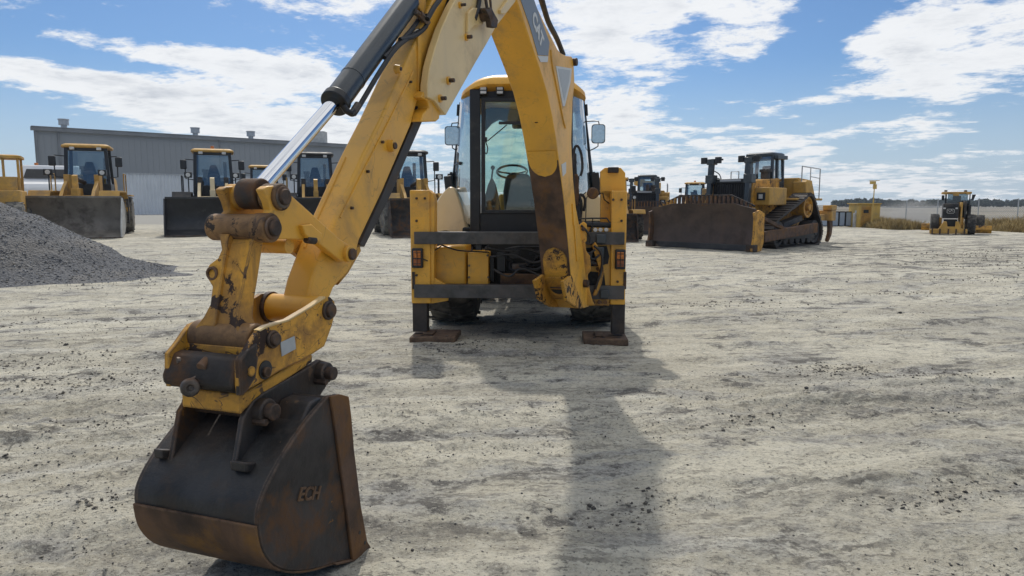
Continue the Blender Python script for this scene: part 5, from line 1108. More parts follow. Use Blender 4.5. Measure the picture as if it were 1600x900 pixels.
    m = MB(RR); m.add([(-cw+.07, cy1, cz0+.7), (cw-.07, cy1, cz0+.7), (cw-.17, cy1-.05, cz1-.1), (-cw+.17, cy1-.05, cz1-.1)], [(0, 1, 2, 3)]); obj('rear_glass', m, 'glass_clear', cbn, smooth=False)
    for sx in (-1, 1):
        m = MB(RR); m.add([(sx*cw, cy0+.08, cz0+.42), (sx*cw, cy1-.08, cz0+.42), (sx*cw*.9, cy1-.1, cz1-.1), (sx*cw*.9, cy0+.22, cz1-.1)], [(0, 1, 2, 3)]); obj('side_glass', m, 'glass_clear', cbn, smooth=False)
    m = MB(RR); R_ = [[Vector((v.x, v.y, z)) for v in rrect(-cw-.12+i, cw+.12-i, cy0-.02+i, cy1+.15-i, .2, 0, 4)] for z, i in ((cz1-.02, .03), (cz1+.03, 0), (cz1+.10, .02), (cz1+.17, .16))]; m.rings(R_); obj('roof', m, roof or c.get('roof', bc), cbn)
    m = MB(RR); m.prism([(x, 5.2, z) for x, z in ((-.28, 2.4), (-.30, 2.95), (-.22, 3.25), (-.15, 3.5), (.15, 3.5), (.22, 3.25), (.30, 2.95), (.28, 2.4))], [(x, 5.4, z) for x, z in ((-.28, 2.4), (-.30, 2.95), (-.22, 3.25), (-.15, 3.5), (.15, 3.5), (.22, 3.25), (.30, 2.95), (.28, 2.4))]).bb(-.3, .3, 4.9, 5.3, 2.4, 2.62); obj('seat', m, 'seat_fabric', cbn, .06)
    m = MB(RR); m.beam((0, 4.6, 2.3), (0, 4.75, 2.9), .12, .1).lathe((0, 4.72, 2.92), (0, -.5, 1), [(0, .24), (.03, .26), (.04, .24)], 16); obj('steering_column', m, 'dark_machine', cbn)
    for sx in (-1, 1):
        m = MB(RR); m.tube([(sx*.95, 4.3, 2.7), (sx*1.28, 4.2, 2.75), (sx*1.30, 4.18, 3.6)], .03, 6).tube([(sx*.88, 4.4, 3.7), (sx*1.28, 4.2, 3.72)], .025, 6); mb_ = obj('mirror_arm', m, 'black_plastic', r)
        m = MB(RR); m.box((sx*1.36, 4.12, 3.45), (.30, .10, .46)); obj('mirror', m, 'black_plastic', mb_, .04)
        m = MB(RR); m.tube([(sx*1.5, 4.4, 1.3), (sx*1.5, 4.4, 2.9), (sx*1.5, 5.5, 2.9), (sx*1.5, 5.5, 1.9)], .03, 6); obj('handrail', m, c.get('rail', bc), r)
        m = MB(RR)
        for k in range(4): m.bb(sx*1.2, sx*1.65, 4.35, 4.65, .55+.36*k, .60+.36*k)
        m.beam((sx*1.62, 4.5, .5), (sx*1.62, 4.5, 1.9), .05, .3); obj('ladder', m, 'dark_machine', r)
    for x in (-.55, .55): m = MB(RR); m.box((x, cy0+.02, cz1-.06), (.20, .12, .13)); obj('work_lamp', m, 'lamp_clear', cbn, .02)
    if beacon: m = MB(RR); m.cyl((0, 4.9, cz1+.15), (0, 4.9, cz1+.34), .11, .08, 14); obj('beacon', m, 'lamp_amber', cbn, .02)
    m = MB(RR); m.cyl((.55, 6.6, 2.7), (.55, 6.6, 3.75), .09, n=12); obj('exhaust_pipe', m, 'dark_machine', r)
    m = MB(RR); m.cyl((-.45, 6.9, 2.7), (-.45, 6.9, 3.2), .14, n=12).cyl((-.45, 6.9, 3.2), (-.45, 6.9, 3.35), .19, n=12); obj('air_intake', m, 'dark_machine', r)
    return r
def face(px, Y): return math.atan2(-(px-800), F)     # rotation that turns the front of a machine towards the viewer
YC = dict(body='yellow_far', arm='yellow_far', bucket='grey_blade', side='white_paint' if False else 'concrete_white')
g_ = gnd(112, 373); wheel_loader((g_.x-.15, g_.y, 0), math.radians(19), 'yellow wheel loader with a wide grey bucket behind the gravel heap', YC, 3.95, 1.03, math.radians(5), tyre='tyre_dusty')
BC = dict(body='dark_machine', arm='cream_paint', bucket='black_blade', cab='black_plastic', roof='yellow_far', frame='dark_machine', fender='dark_machine', rail='dark_machine')
g_ = gnd(334, 369); wheel_loader((g_.x, g_.y, 0), face(335, 33)*.93, 'dark wheel loader with cream lift arms, black bucket and an amber beacon on the cab', BC, 4.0, 1.02, 0, beacon=True)
DC = dict(body='dark_machine', arm='yellow_far', bucket='black_blade', cab='black_plastic', roof='dark_machine', frame='dark_machine', fender='dark_machine', rail='yellow_far')
g_ = gnd(496, 366); wheel_loader((g_.x, g_.y, 0), face(490, 33), 'dark wheel loader seen behind the chrome rod, with yellow arms and a flat dark roof', DC, 3.7, 1.02, 0)
EC = dict(body='yellow_far', arm='yellow_far', bucket='rust_dark', cab='black_plastic', roof='dark_machine', rail='dark_machine')
g_ = gnd(668, 371); wheel_loader((g_.x, g_.y, 0), math.radians(19), 'wheel loader with dusty tyres and dark bucket half hidden behind the left stabilizer', EC, 3.2, .98, math.radians(-4), tyre='tyre_dusty')
FC = dict(body='yellow_far', arm='yellow_far', bucket='rust_dark', cab='black_plastic', roof='yellow_far', rail='dark_machine')
g_ = gnd(416, 357); wheel_loader((g_.x, g_.y, 0), face(416, 44), 'wheel loader with a tan roof farther back between two dark loaders', FC, 3.4, .96, 0)
# machines on the right of the backhoe
g_ = gnd(972, 378); wheel_loader((g_.x, g_.y, 0), face(960, 28)*1.0+math.radians(8), 'wheel loader with rust black bucket hidden mostly behind the right stabilizer', dict(body='yellow_far', arm='yellow_far', bucket='rust_dark', cab='yellow_far', roof='yellow_far'), 2.0, .62, 0)
g_ = gnd(1076, 352); wheel_loader((g_.x, g_.y, 0), math.radians(-20), 'wheel loader with a yellow roof and amber beacon behind the bulldozer blade', dict(body='yellow_far', arm='yellow_far', bucket='black_blade', cab='black_plastic', roof='yellow_far'), 3.2, .74, 0, beacon=True)
g_ = gnd(672, 350); wheel_loader((g_.x, g_.y, 0), math.radians(25), 'small yellow loader far off between a dark cab and the left stabilizer', dict(body='yellow_far', arm='yellow_far', bucket='rust_dark', cab='black_plastic', roof='yellow_far'), 2.4, .66, 0)

def bulldozer(loc, rz, label, s=1.0, blade='brown_blade', group='bulldozers with lift cylinders above the hood'):
    r = thing('bulldozer', label, 'bulldozer', loc, rz, group); r.scale = (s, s, s)
    W2 = 1.93
    def sec(z): return .30*((z-.75)/.75)**2-.30
    pz = [(.0, .02), (-.05, .05)]
    m = MB(); zs = [.03, .2, .45, .7, .95, 1.2, 1.38]
    cols = [(-W2, 0.0, 1.34), (-W2+.45, .02, 1.43), (-1.15, .05, 1.51), (0, .05, 1.51), (1.15, .05, 1.51), (W2-.45, .02, 1.43), (W2, 0.0, 1.34)]
    ringsF = []; ringsB = []
    for x, dy, zt_ in cols:
        fr_ = [Vector((x, dy-.25*abs(x/W2)**2+(.26-.26*(1-((z-.7)/.8)**2)*1.0)*-1+.0, z)) for z in [k/7*zt_+.02*(1-k/7) for k in range(8)]]
        ringsF.append(fr_); ringsB.append([v+Vector((0, .12, 0)) for v in fr_])
    V_ = []; Fs = []; n_ = 8
    for f_, b_ in zip(ringsF, ringsB): V_ += f_+list(reversed(b_))
    N_ = 16
    for k in range(len(cols)-1):
        for i in range(N_): j = (i+1) % N_; Fs.append((k*N_+i, k*N_+j, (k+1)*N_+j, (k+1)*N_+i))
    Fs += [tuple(range(N_)), tuple((len(cols)-1)*N_+i for i in range(N_))]
    m.add(V_, Fs); bl = obj('blade', m, blade, r, .01, ang=60)
    m = MB(); 
    m.bb(-W2-.04, W2+.04, -.34, -.18, .01, .20); obj('cutting_edge', m, 'black_blade', bl, .008)
    for sx in (-1, 1):
        m = MB(); P = [(-.30, .0), (-.58, .02), (-.48, .5), (-.46, 1.0), (-.52, 1.22), (-.2, 1.30), (.12, 1.2), (.14, .3), (.0, .02)]
        m.prism([(sx*W2, y, z) for y, z in P], [(sx*(W2+.07), y, z) for y, z in P]); obj('end_plate', m, 'rust_plate' if sx < 0 else 'yellow_worn', bl, .006)
        m = MB(); m.box((sx*(W2-.02), -.45, .12), (.30, .22, .22)); obj('corner_bit', m, 'rust_dark', bl, .02)
    # spill guard of upright bars
    m = MB(); x = -1.75
    tp = lambda x: 1.50+.26 if abs(x) < .95 else 1.76-.34*(abs(x)-.95)/.85
    bt_ = lambda x: 1.48 if abs(x) < .95 else 1.48-.10*(abs(x)-.95)/.9
    while x < 1.78:
        q_ = MB(); q_.bb(x-.035, x+.035, -.20, -.12, bt_(x)-.05, tp(x)); obj('guard_bar', q_, 'rust_plate' if x > -1 else 'yellow_worn', bl, .004); x += .155
    m.beam((-.95, -.14, 1.77), (.95, -.14, 1.77), .06, .05, (0, 1, 0)).beam((-1.8, -.14, 1.42), (-.95, -.14, 1.77), .06, .05, (0, 1, 0)).beam((.95, -.14, 1.77), (1.8, -.14, 1.42), .06, .05, (0, 1, 0)); obj('guard_rail', m, 'rust_dark', bl, .004)
    for sx in (-1, 1):
        m = MB(); m.beam((sx*1.95, .15, .45), (sx*1.88, 4.1, .66), .16, .34); m.beam((sx*1.9, .15, 1.05), (sx*1.95, 1.8, .6), .12, .12); obj('push_arm', m, 'dark_machine' if sx < 0 else 'rust_plate', r, .02)
    # track groups
    for sx in (-1, 1):
        cx = sx*1.38; hw_ = .30
        cen_ = [(1.9, .50, .50), (4.65, .50, .50), (4.05, 1.38, .46)]
        # belt path around the three wheels
        import itertools
        def tang(a, b_):
            (ya, za, ra), (yb, zb, rb_) = a, b_; d = math.hypot(yb-ya, zb-za); th = math.atan2(zb-za, yb-ya); al = math.acos((ra-rb_)/d)
            an = th-al; return (ya+ra*math.cos(an), za+ra*math.sin(an)), (yb+rb_*math.cos(an), zb+rb_*math.sin(an)), an
        segs = [tang(cen_[0], cen_[1]), tang(cen_[1], cen_[2]), tang(cen_[2], cen_[0])]; path = []
        for k in range(3):
            (p0, p1, an) = segs[k]; nxt = segs[(k+1) % 3]
            for j in range(10): path.append((lerp(p0[0], p1[0], j/10), lerp(p0[1], p1[1], j/10)))
            c_ = cen_[(k+1) % 3]; a0, a1 = an, nxt[2]
            while a1 < a0: a1 += 2*math.pi
            for j in range(8): a = lerp(a0, a1, j/8); path.append((c_[0]+c_[2]*math.cos(a), c_[1]+c_[2]*math.sin(a)))
        belt = MB(); n_ = len(path); V_ = []
        cyv = sum(p_[0] for p_ in path)/n_; czv = sum(p_[1] for p_ in path)/n_
        for o_, t_ in ((-hw_, 0), (hw_, 0), (hw_, 1), (-hw_, 1)):
            for y, z in path: 
                if t_: 
                    L_ = math.hypot(cyv-y, czv-z); y, z = y+(cyv-y)/L_*.07, z+(czv-z)/L_*.07
                V_.append((cx+o_, y, z))
        Fs = []
        for a_ in range(4):
            for i in range(n_): j = (i+1) % n_; b2 = (a_+1) % 4; Fs.append((a_*n_+i, a_*n_+j, b2*n_+j, b2*n_+i))
        belt.add(V_, Fs)
        # grouser shoes
        L_ = [0]; 
        for i in range(n_): a_, b2 = path[i], path[(i+1) % n_]; L_.append(L_[-1]+math.hypot(b2[0]-a_[0], b2[1]-a_[1]))
        ns = int(L_[-1]/.21)
        for k in range(ns):
            d_ = k*L_[-1]/ns; i = max(j for j in range(n_) if L_[j] <= d_); a_, b2 = path[i], path[(i+1) % n_]; u = (d_-L_[i])/max(1e-6, L_[i+1]-L_[i])
            y, z = lerp(a_[0], b2[0], u), lerp(a_[1], b2[1], u); dy_, dz_ = b2[0]-a_[0], b2[1]-a_[1]; q = math.hypot(dy_, dz_); dy_, dz_ = dy_/q, dz_/q; nyy, nzz = dz_, -dy_
            h_ = .095
            belt.prism([(cx-hw_, y-dy_*.02, z-dz_*.02), (cx-hw_, y+dy_*.02, z+dz_*.02), (cx-hw_, y+dy_*.02+nyy*h_*.6, z+dz_*.02+nzz*h_*.6), (cx-hw_, y-dy_*.02+nyy*h_*.6, z-dz_*.02+nzz*h_*.6)],
                       [(cx+hw_, y-dy_*.02, z-dz_*.02), (cx+hw_, y+dy_*.02, z+dz_*.02), (cx+hw_, y+dy_*.02+nyy*h_*.6, z+dz_*.02+nzz*h_*.6), (cx+hw_, y-dy_*.02+nyy*h_*.6, z-dz_*.02+nzz*h_*.6)])
            belt.prism([(cx-hw_, y+dy_*.02, z+dz_*.02+.002), (cx-hw_, y+dy_*.17, z+dz_*.17), (cx-hw_, y+dy_*.17+nyy*.03, z+dz_*.17+nzz*.03), (cx-hw_, y+dy_*.02+nyy*.03, z+dz_*.02+nzz*.03)],
                       [(cx+hw_, y+dy_*.02, z+dz_*.02+.002), (cx+hw_, y+dy_*.17, z+dz_*.17), (cx+hw_, y+dy_*.17+nyy*.03, z+dz_*.17+nzz*.03), (cx+hw_, y+dy_*.02+nyy*.03, z+dz_*.02+nzz*.03)])
        tk_ = obj('track', belt, 'slide_steel', r, smooth=False)
        for j, (y, z, rr_) in enumerate(cen_):
            m = MB(); o_ = cx-sx*.24; m.lathe((o_, y, z), (sx, 0, 0), [(0, rr_-.09), (.46, rr_-.09), (.46, rr_*.62), (.40, rr_*.58), (.40, rr_*.3), (.52, rr_*.26), (.53, .01)], 28); obj('sprocket' if j == 2 else 'idler', m, 'yellow_worn' if j == 2 else 'dark_machine', r, ang=30)
        m = MB(); m.bb(cx-.2, cx+.26 if sx > 0 else cx+.2, 2.0, 4.6, .28, .72).beam((cx, 2.4, .75), (cx, 3.8, 1.0), .3, .2)
        for k in range(5): m.cyl((cx-.25, 2.4+k*.44, .27), (cx+.25, 2.4+k*.44, .27), .17, n=14)
        obj('track_frame', m, 'dark_machine', r, .02)
    # body
    m = MB(); m.bb(-.72, .72, 1.9, 5.6, .6, 1.7); obj('main_frame', m, 'yellow_worn', r, .03)
    m = MB(); m.prism([(-.78, 1.55, .9), (.78, 1.55, .9), (.78, 1.55, 2.28), (-.78, 1.55, 2.28)], [(-.72, 3.7, 1.2), (.72, 3.7, 1.2), (.66, 3.7, 2.42), (-.66, 3.7, 2.42)]); hd_ = obj('engine_hood', m, 'yellow_worn', r, .04)
    m = MB(); m.bb(-.68, .68, 1.50, 1.56, 1.0, 2.22)
    obj('radiator_grille', m, 'dark_interior', r)
    m = MB()
    for k in range(16): m.bb(-.66+k*.088, -.64+k*.088, 1.47, 1.50, 1.05, 2.18)
    obj('grille_slats', m, 'black_plastic', r)
    m = MB(); m.bb(-.76, .76, 1.45, 1.62, 2.20, 2.36); obj('hood_visor', m, 'black_plastic', r, .02)
    m = MB(); m.bb(-.40, .40, 1.435, 1.452, 2.27, 2.34); obj('name_strip', m, 'decal_pale', r)
    for sx in (-1, 1):
        m = MB(); m.bb(sx*.72, sx*1.30, 1.75, 3.0, 1.45, 2.05); fb = obj('front_box', m, 'yellow_far', r, .03)
        m = MB(); m.bb(sx*.85, sx*1.15, 1.72, 1.76, 1.62, 1.88); obj('lamp_window', m, 'black_plastic', fb, .01)
        m = MB(); m.bb(sx*.93, sx*1.07, 1.705, 1.722, 1.67, 1.82); obj('lamp_lens', m, 'lamp_clear', fb)
        m = MB(); m.beam((sx*.74, 1.25, .9), (sx*.72, 1.40, 2.9), .17, .17, (0, 1, 0)).box((sx*.73, 1.42, 2.35), (.30, .32, .30)).box((sx*.72, 1.42, 2.96), (.30, .24, .20)); lc = obj('lift_cylinder', m, 'cylinder_paint', r, .015)
        m = MB(); m.cyl((sx*.76, .6, .45), (sx*.74, 1.25, .95), .055, n=12); obj('rod', m, 'chrome', lc)
        m = MB(); m.bb(sx*.72-.40, sx*.72+.40, 1.35, 1.5, 3.0, 3.06).bb(sx*.72-.38, sx*.72-.18, 1.30, 1.42, 2.90, 3.12).bb(sx*.72+.18, sx*.72+.38, 1.30, 1.42, 2.90, 3.12); obj('work_lamps', m, 'black_plastic', lc, .01)
        m = MB(); m.tube(spline([(sx*.80, 1.5, 2.7), (sx*.55, 1.6, 2.55), (sx*.50, 1.7, 2.35)], 5), .02, 6).tube(spline([(sx*.78, 1.5, 2.5), (sx*.62, 1.6, 2.4), (sx*.42, 1.7, 2.34)], 5), .02, 6); obj('hydraulic_hose', m, 'rubber_hose', lc)
    m = MB(); m.tube([(-.3, 2.0, 2.3), (-.3, 2.0, 2.62), (.0, 2.0, 2.62), (.0, 2.0, 2.3)], .018, 6); obj('hood_rail', m, 'dark_machine', r)
    m = MB(); m.cyl((.1, 2.6, 2.3), (.1, 2.6, 2.75), .10, n=12); obj('exhaust_pipe', m, 'dark_machine', r)
    m = MB(); m.cyl((.42, 3.1, 2.36), (.42, 3.1, 2.62), .16, n=14).cyl((.42, 3.1, 2.62), (.42, 3.1, 2.72), .21, n=14); obj('air_intake', m, 'dark_machine', r)
    cz = (1.75, 3.25); cx0, cx1, cy0, cy1 = -.50, .56, 3.30, 4.15
    m = MB()
    for x, y in ((cx0, cy0), (cx1, cy0), (cx0, cy1), (cx1, cy1), (cx1, 3.72), (cx0, 3.72)): m.beam((x, y, cz[0]), (x*.92, y+(.1 if y == cy0 else 0), cz[1]), .10, .10, (0, 1, 0))
    m.bb(cx0-.02, cx1+.02, cy0-.03, cy1, cz[0]-.1, cz[0]+.55).bb(-.72, .72, cy0+.1, cy1, cz[1]-.16, cz[1]-.02); cb_ = obj('cab', m, 'cylinder_paint', r, .015)
    m = MB(); R_ = [[Vector((v.x, v.y, z)) for v in rrect(cx0-.02+i, cx1+.02-i, cy0-.0+i, cy1+.10-i, .12, 0, 3)] for z, i in ((cz[1]-.03, .0), (cz[1]+.05, 0), (cz[1]+.09, .06))]; m.rings(R_); obj('roof', m, 'cylinder_paint', cb_)
    for q_ in ([(cx0, cy0, 2.3), (cx1, cy0, 2.3), (cx1*.92, cy0+.1, 3.2), (cx0*.92, cy0+.1, 3.2)], [(cx1, cy0, 1.9), (cx1, 3.72, 1.9), (cx1*.92, 3.72, 3.2), (cx1*.92, cy0+.1, 3.2)], [(cx1, 3.72, 2.3), (cx1, cy1, 2.3), (cx1*.92, cy1, 3.2), (cx1*.92, 3.72, 3.2)], [(cx0, cy0, 2.3), (cx0, cy1, 2.3), (cx0*.92, cy1, 3.2), (cx0*.92, cy0+.1, 3.2)], [(cx0, cy1, 2.3), (cx1, cy1, 2.3), (cx1*.92, cy1, 3.2), (cx0*.92, cy1, 3.2)]):
        m = MB(); m.add(q_, [(0, 1, 2, 3)]); obj('pane', m, 'glass_clear', cb_, smooth=False)
    m = MB(); m.bb(-.25, .3, 4.1, 4.25, 2.2, 2.9).bb(-.25, .3, 3.8, 4.25, 2.1, 2.3); obj('seat', m, 'seat_fabric', cb_, .05)
    for sx in (-1, 1):
        m = MB(); m.bb(sx*.75, sx*1.55, 3.2, 5.3, 1.62, 1.70); obj('fender', m, 'yellow_far', r, .02)
        m = MB(); m.prism([(sx*.80, y, z) for y, z in ((4.45, 1.70), (4.45, 2.28), (4.55, 2.35), (4.95, 2.35), (5.0, 1.70))], [(sx*1.3, y, z) for y, z in ((4.45, 1.70), (4.45, 2.28), (4.55, 2.35), (4.95, 2.35), (5.0, 1.70))]); obj('side_tank', m, 'yellow_far', r, .03)
    m = MB(); m.prism([(-1.0, y, z) for y, z in ((4.5, 1.6), (4.5, 2.45), (5.6, 2.38), (5.95, 1.75), (5.7, 1.4))], [(1.0, y, z) for y, z in ((4.5, 1.6), (4.5, 2.45), (5.6, 2.38), (5.95, 1.75), (5.7, 1.4))]); ft = obj('fuel_tank', m, 'yellow_far', r, .04)
    m = MB(); m.bb(1.001, 1.012, 5.2, 5.6, 1.85, 2.25); obj('decal', m, 'decal_grey', ft)
    m = MB(); m.tube([(1.15, 4.4, 2.3), (1.15, 4.4, 2.85), (1.15, 5.9, 2.80), (1.15, 5.9, 1.7)], .022, 6).tube([(1.15, 5.1, 2.3), (1.15, 5.1, 2.83)], .018, 6).tube([(1.15, 5.1, 2.5), (1.15, 5.9, 2.45)], .014, 6); obj('handrail', m, 'galvanised', r)
    # ripper
    m = MB(); m.prism([(-.55, y, z) for y, z in ((5.0, .9), (5.0, 1.75), (5.6, 1.55), (6.2, 1.1), (7.1, 1.1), (7.1, .85))], [(1.0, y, z) for y, z in ((5.0, .9), (5.0, 1.75), (5.6, 1.55), (6.2, 1.1), (7.1, 1.1), (7.1, .85))]); rp = obj('ripper_frame', m, 'yellow_far', r, .03)
    m = MB(); m.bb(-1.15, 1.25, 6.9, 7.3, .85, 1.25).bb(.9, 1.25, 6.85, 7.35, 1.25, 1.45); obj('ripper_beam', m, 'yellow_far', rp, .03)
    for x in (-.9, 1.08):
        m = MB(); P = [(6.95, 1.2), (7.25, 1.2), (7.3, .6), (7.25, .3), (7.0, .02), (6.9, .08), (7.05, .35), (7.05, .6)]; m.prism([(x-.06, y, z) for y, z in P], [(x+.06, y, z) for y, z in P]); obj('ripper_shank', m, 'rust_plate', rp, .01)
    return r
bulldozer((6.5, 23.65, 0), math.atan2(-.73, .68), 'large yellow bulldozer with a wide brown blade, black cab and rear ripper')
g_ = gnd(1003, 366); bulldozer((g_.x, g_.y, 0), math.radians(-14), 'bulldozer with a rusty brown blade standing behind the right stabilizer', .92)
bz = thing('excavator', 'distant yellow excavator with folded boom rising behind the second bulldozer', 'excavator', tuple(at(1005, 400, 50)*1.0)); bz.location.z = 0
def lz(px, py, Y=50): v = at(px, py, Y); return Vector((v.x-bz.location.x, 0, v.z))
m = MB(); P = [lz(x, y) for x, y in ((993, 278), (1006, 278), (1008, 282), (1020, 283), (1022, 290), (1000, 291), (993, 288))]; m.prism(P, [p_+Vector((0, .8, 0)) for p_ in P]); obj('boom', m, 'yellow_far', bz, .03)
m = MB(); P = [lz(x, y) for x, y in ((1021, 282), (1026, 277), (1031, 277), (1031, 281), (1025, 288))]; m.prism(P, [p_+Vector((0, .5, 0)) for p_ in P]); obj('stick', m, 'yellow_far', bz, .03)
m = MB(); v0, v1 = lz(1019, 303), lz(1034, 285); m.bb(v0.x, v1.x, .2, 1.6, v0.z-.3, v1.z); cbx = obj('cab', m, 'yellow_far', bz, .05)
m = MB(); m.bb(v0.x+.12, v1.x-.12, .17, .199, v0.z+.1, v1.z-.15); obj('window', m, 'glass_dark', cbx)
m = MB(); m.bb(-1.6, 1.5, .2, 3.2, .9, v0.z-.1); obj('house', m, 'yellow_far', bz, .1)
for sx in (-1.2, 1.0): m = MB(); m.bb(sx-.3, sx+.3, -.6, 3.8, 0, .85); obj('track', m, 'dark_machine', bz, .2)

# grader seen from behind, traced in metres at its own distance
GY = gnd(1490, 367).y; GX = at(1490, 400, GY).x
gr = thing('motor_grader', 'yellow and black grader seen from the rear on the road by the right fence', 'grader', (GX, GY, 0), math.radians(-30))
gex = Vector((math.cos(math.radians(30)), -math.sin(math.radians(30)), 0)); gey = Vector((math.sin(math.radians(30)), math.cos(math.radians(30)), 0))
def gg(px, py, a=0.0):
    r = ray(px, py); G0 = Vector((GX, GY, 0))+gey*a; k = (G0-CAMP).dot(gey)/r.dot(gey); v = CAMP+r*k-G0; return v.dot(gex), v.z
def gb(mb, x0, x1, y0, y1, a, b): u = gg(x0, y1, a); v = gg(x1, y0, a); return mb.bb(u[0], v[0], a, b, u[1], v[1])
obj('engine_cover', gb(MB(), 1472.5, 1499, 318, 341, .1, 2.2), 'dark_machine', gr, .03)
obj('side_cover', gb(MB(), 1499, 1505, 316, 355, .12, 2.2), 'yellow_far', gr, .02)
m = MB()
for k in range(9): gb(m, 1474+k*2.7, 1475+k*2.7, 321, 339, .07, .1)
obj('grille_slats', m, 'black_plastic', gr)
u = gg(1485.5, 330); m = MB(); m.tube([(u[0]-.10, .05, u[1]+.05), (u[0]-.03, .05, u[1]-.03), (u[0]+.03, .05, u[1]+.04), (u[0]+.10, .05, u[1]+.0)], .012, 5).tube([(u[0]+.03, .05, u[1]+.04), (u[0]+.02, .05, u[1]+.09)], .010, 5)
ring = [(u[0]+dx_, .05, u[1]+dz_) for dx_, dz_ in ((-.15, .07), (-.12, .10), (.12, .10), (.15, .07), (.15, -.07), (.12, -.10), (-.12, -.10), (-.15, -.07), (-.15, .07))]; m.tube(ring, .010, 5); obj('emblem', m, 'decal_white', gr)
for x in (1476, 1495): v = gg(x, 325.5); obj('rear_lamp', MB().box((v[0], .08, v[1]), (.10, .05, .07)), 'lamp_clear', gr, .01)
cbm = MB(); gb(cbm, 1476, 1480, 301, 320, 2.2, 2.35); gb(cbm, 1513, 1517, 301, 332, 2.2, 2.35); gb(cbm, 1476, 1480, 301, 320, 3.5, 3.6); gb(cbm, 1513, 1517, 301, 332, 3.5, 3.6); gb(cbm, 1480, 1514, 314, 330, 2.25, 3.55)
cbo = obj('cab', cbm, 'black_plastic', gr, .01)
m = MB(); gb(m, 1480, 1513, 303, 318, 2.24, 2.25); obj('pane', m, 'glass_dark', cbo, smooth=False)
m = MB(); gb(m, 1488, 1502, 306, 318, 2.7, 2.9); obj('seat', m, 'seat_fabric', cbo, .03)
m = MB(); gb(m, 1472, 1519, 299.5, 303, 2.0, 3.8); obj('roof', m, 'yellow_far', cbo, .02)
m = MB(); gb(m, 1489, 1499, 299.8, 306, 1.95, 2.0); obj('roof_panel', m, 'yellow_far', cbo, .01)
for x in (1478, 1509): m = MB(); gb(m, x-2.5, x+2.5, 297, 299.6, 2.1, 2.3); obj('work_lamp', m, 'black_plastic', cbo, .01)
for x in (1474, 1510): m = MB(); gb(m, x, x+6, 301, 304, 1.9, 2.0); obj('roof_lamp', m, 'yellow_far', cbo, .01)
m = MB(); gb(m, 1471, 1476, 305, 313, 2.1, 2.2); obj('mirror', m, 'black_plastic', cbo, .02)
m = MB(); a_ = gg(1517, 312, 2.2); b2 = gg(1524, 306, 2.2); m.tube([(a_[0], 2.3, a_[1]), (b2[0], 2.2, b2[1])], .02).prism([(gg(x, y, 2.2)[0], 2.15, gg(x, y, 2.2)[1]) for x, y in ((1519, 304), (1525, 304), (1521, 313), (1518, 312))], [(gg(x, y, 2.2)[0], 2.22, gg(x, y, 2.2)[1]) for x, y in ((1519, 304), (1525, 304), (1521, 313), (1518, 312))]); obj('mirror', m, 'black_plastic', cbo)
m = MB(); gb(m, 1505, 1511, 314, 342, .5, 2.2); gb(m, 1512, 1518, 320, 342, 1.4, 3.0); obj('side_frame', m, 'dark_machine', gr, .02)
for x0, x1 in ((1453, 1466), (1510, 1524)):
    for yy_ in (.55, 2.0):
        a_, b2 = gg(x0, 367)[0], gg(x1, 367)[0]; wheel('wheel', gr, ((a_+b2)/2, yy_, .50), .50, b2-a_, None, 'tyre', 'yellow_far', True, 28, 14)
for x0, x1 in ((1524, 1535),): a_, b2 = gg(x0, 367, 5.6)[0], gg(x1, 367, 5.6)[0]; wheel('wheel', gr, ((a_+b2)/2, 5.6, .46), .46, .4, None, 'tyre', 'yellow_far', True, 24, 12); wheel('wheel', gr, ((a_+b2)/2-2.1, 5.6, .46), .46, .4, None, 'tyre', 'yellow_far', True, 24, 12)
P = [(1452, 357.5), (1466, 357.5), (1470, 352), (1474, 346), (1479, 346), (1480, 354), (1492, 354), (1493, 346), (1498, 346), (1500, 354), (1503, 358), (1511, 358), (1511, 365), (1452, 364.5)]
m = MB(); m.prism([(gg(x, y)[0], -.35, gg(x, y)[1]) for x, y in P], [(gg(x, y)[0], .0, gg(x, y)[1]) for x, y in P]); rp = obj('ripper_frame', m, 'yellow_far', gr, .02)
for x in (1456, 1468, 1481, 1493, 1506): v = gg(x, 366); m = MB(); m.bb(v[0]-.03, v[0]+.03, -.4, -.2, .03, .3); obj('ripper_tooth', m, 'rust_dark', rp)
m = MB(); gb(m, 1474, 1496, 343, 356, .05, .6); obj('rear_block', m, 'dark_interior', gr)
m = MB(); gb(m, 1466, 1472, 340, 357, .3, .8); gb(m, 1499, 1506, 340, 357, .3, .8); obj('rear_frame', m, 'yellow_worn', gr, .01)
m = MB(); P = [(gg(1438, 351), gg(1452, 361)), ]
for x0, x1, y0, y1, c_ in ((1439, 1453, 350, 361, 'yellow_worn'), (1525, 1554, 354, 366, 'yellow_worn')):
    a_ = gg(x0, y1); b2 = gg(x1, y0); q_ = MB(); ps = [(3.0, a_[1]), (2.9, (a_[1]+b2[1])/2), (3.0, b2[1]), (3.1, b2[1]), (3.02, (a_[1]+b2[1])/2), (3.1, a_[1])]
    q_.prism([(a_[0], y-1.6, z) for y, z in ps], [(b2[0], y-1.6, z) for y, z in ps]); obj('moldboard', q_, c_, gr, .008)
m = MB(); m.bb(-.25, .25, 2.2, 6.5, .9, 1.2); obj('goose_neck', m, 'yellow_far', gr, .03)

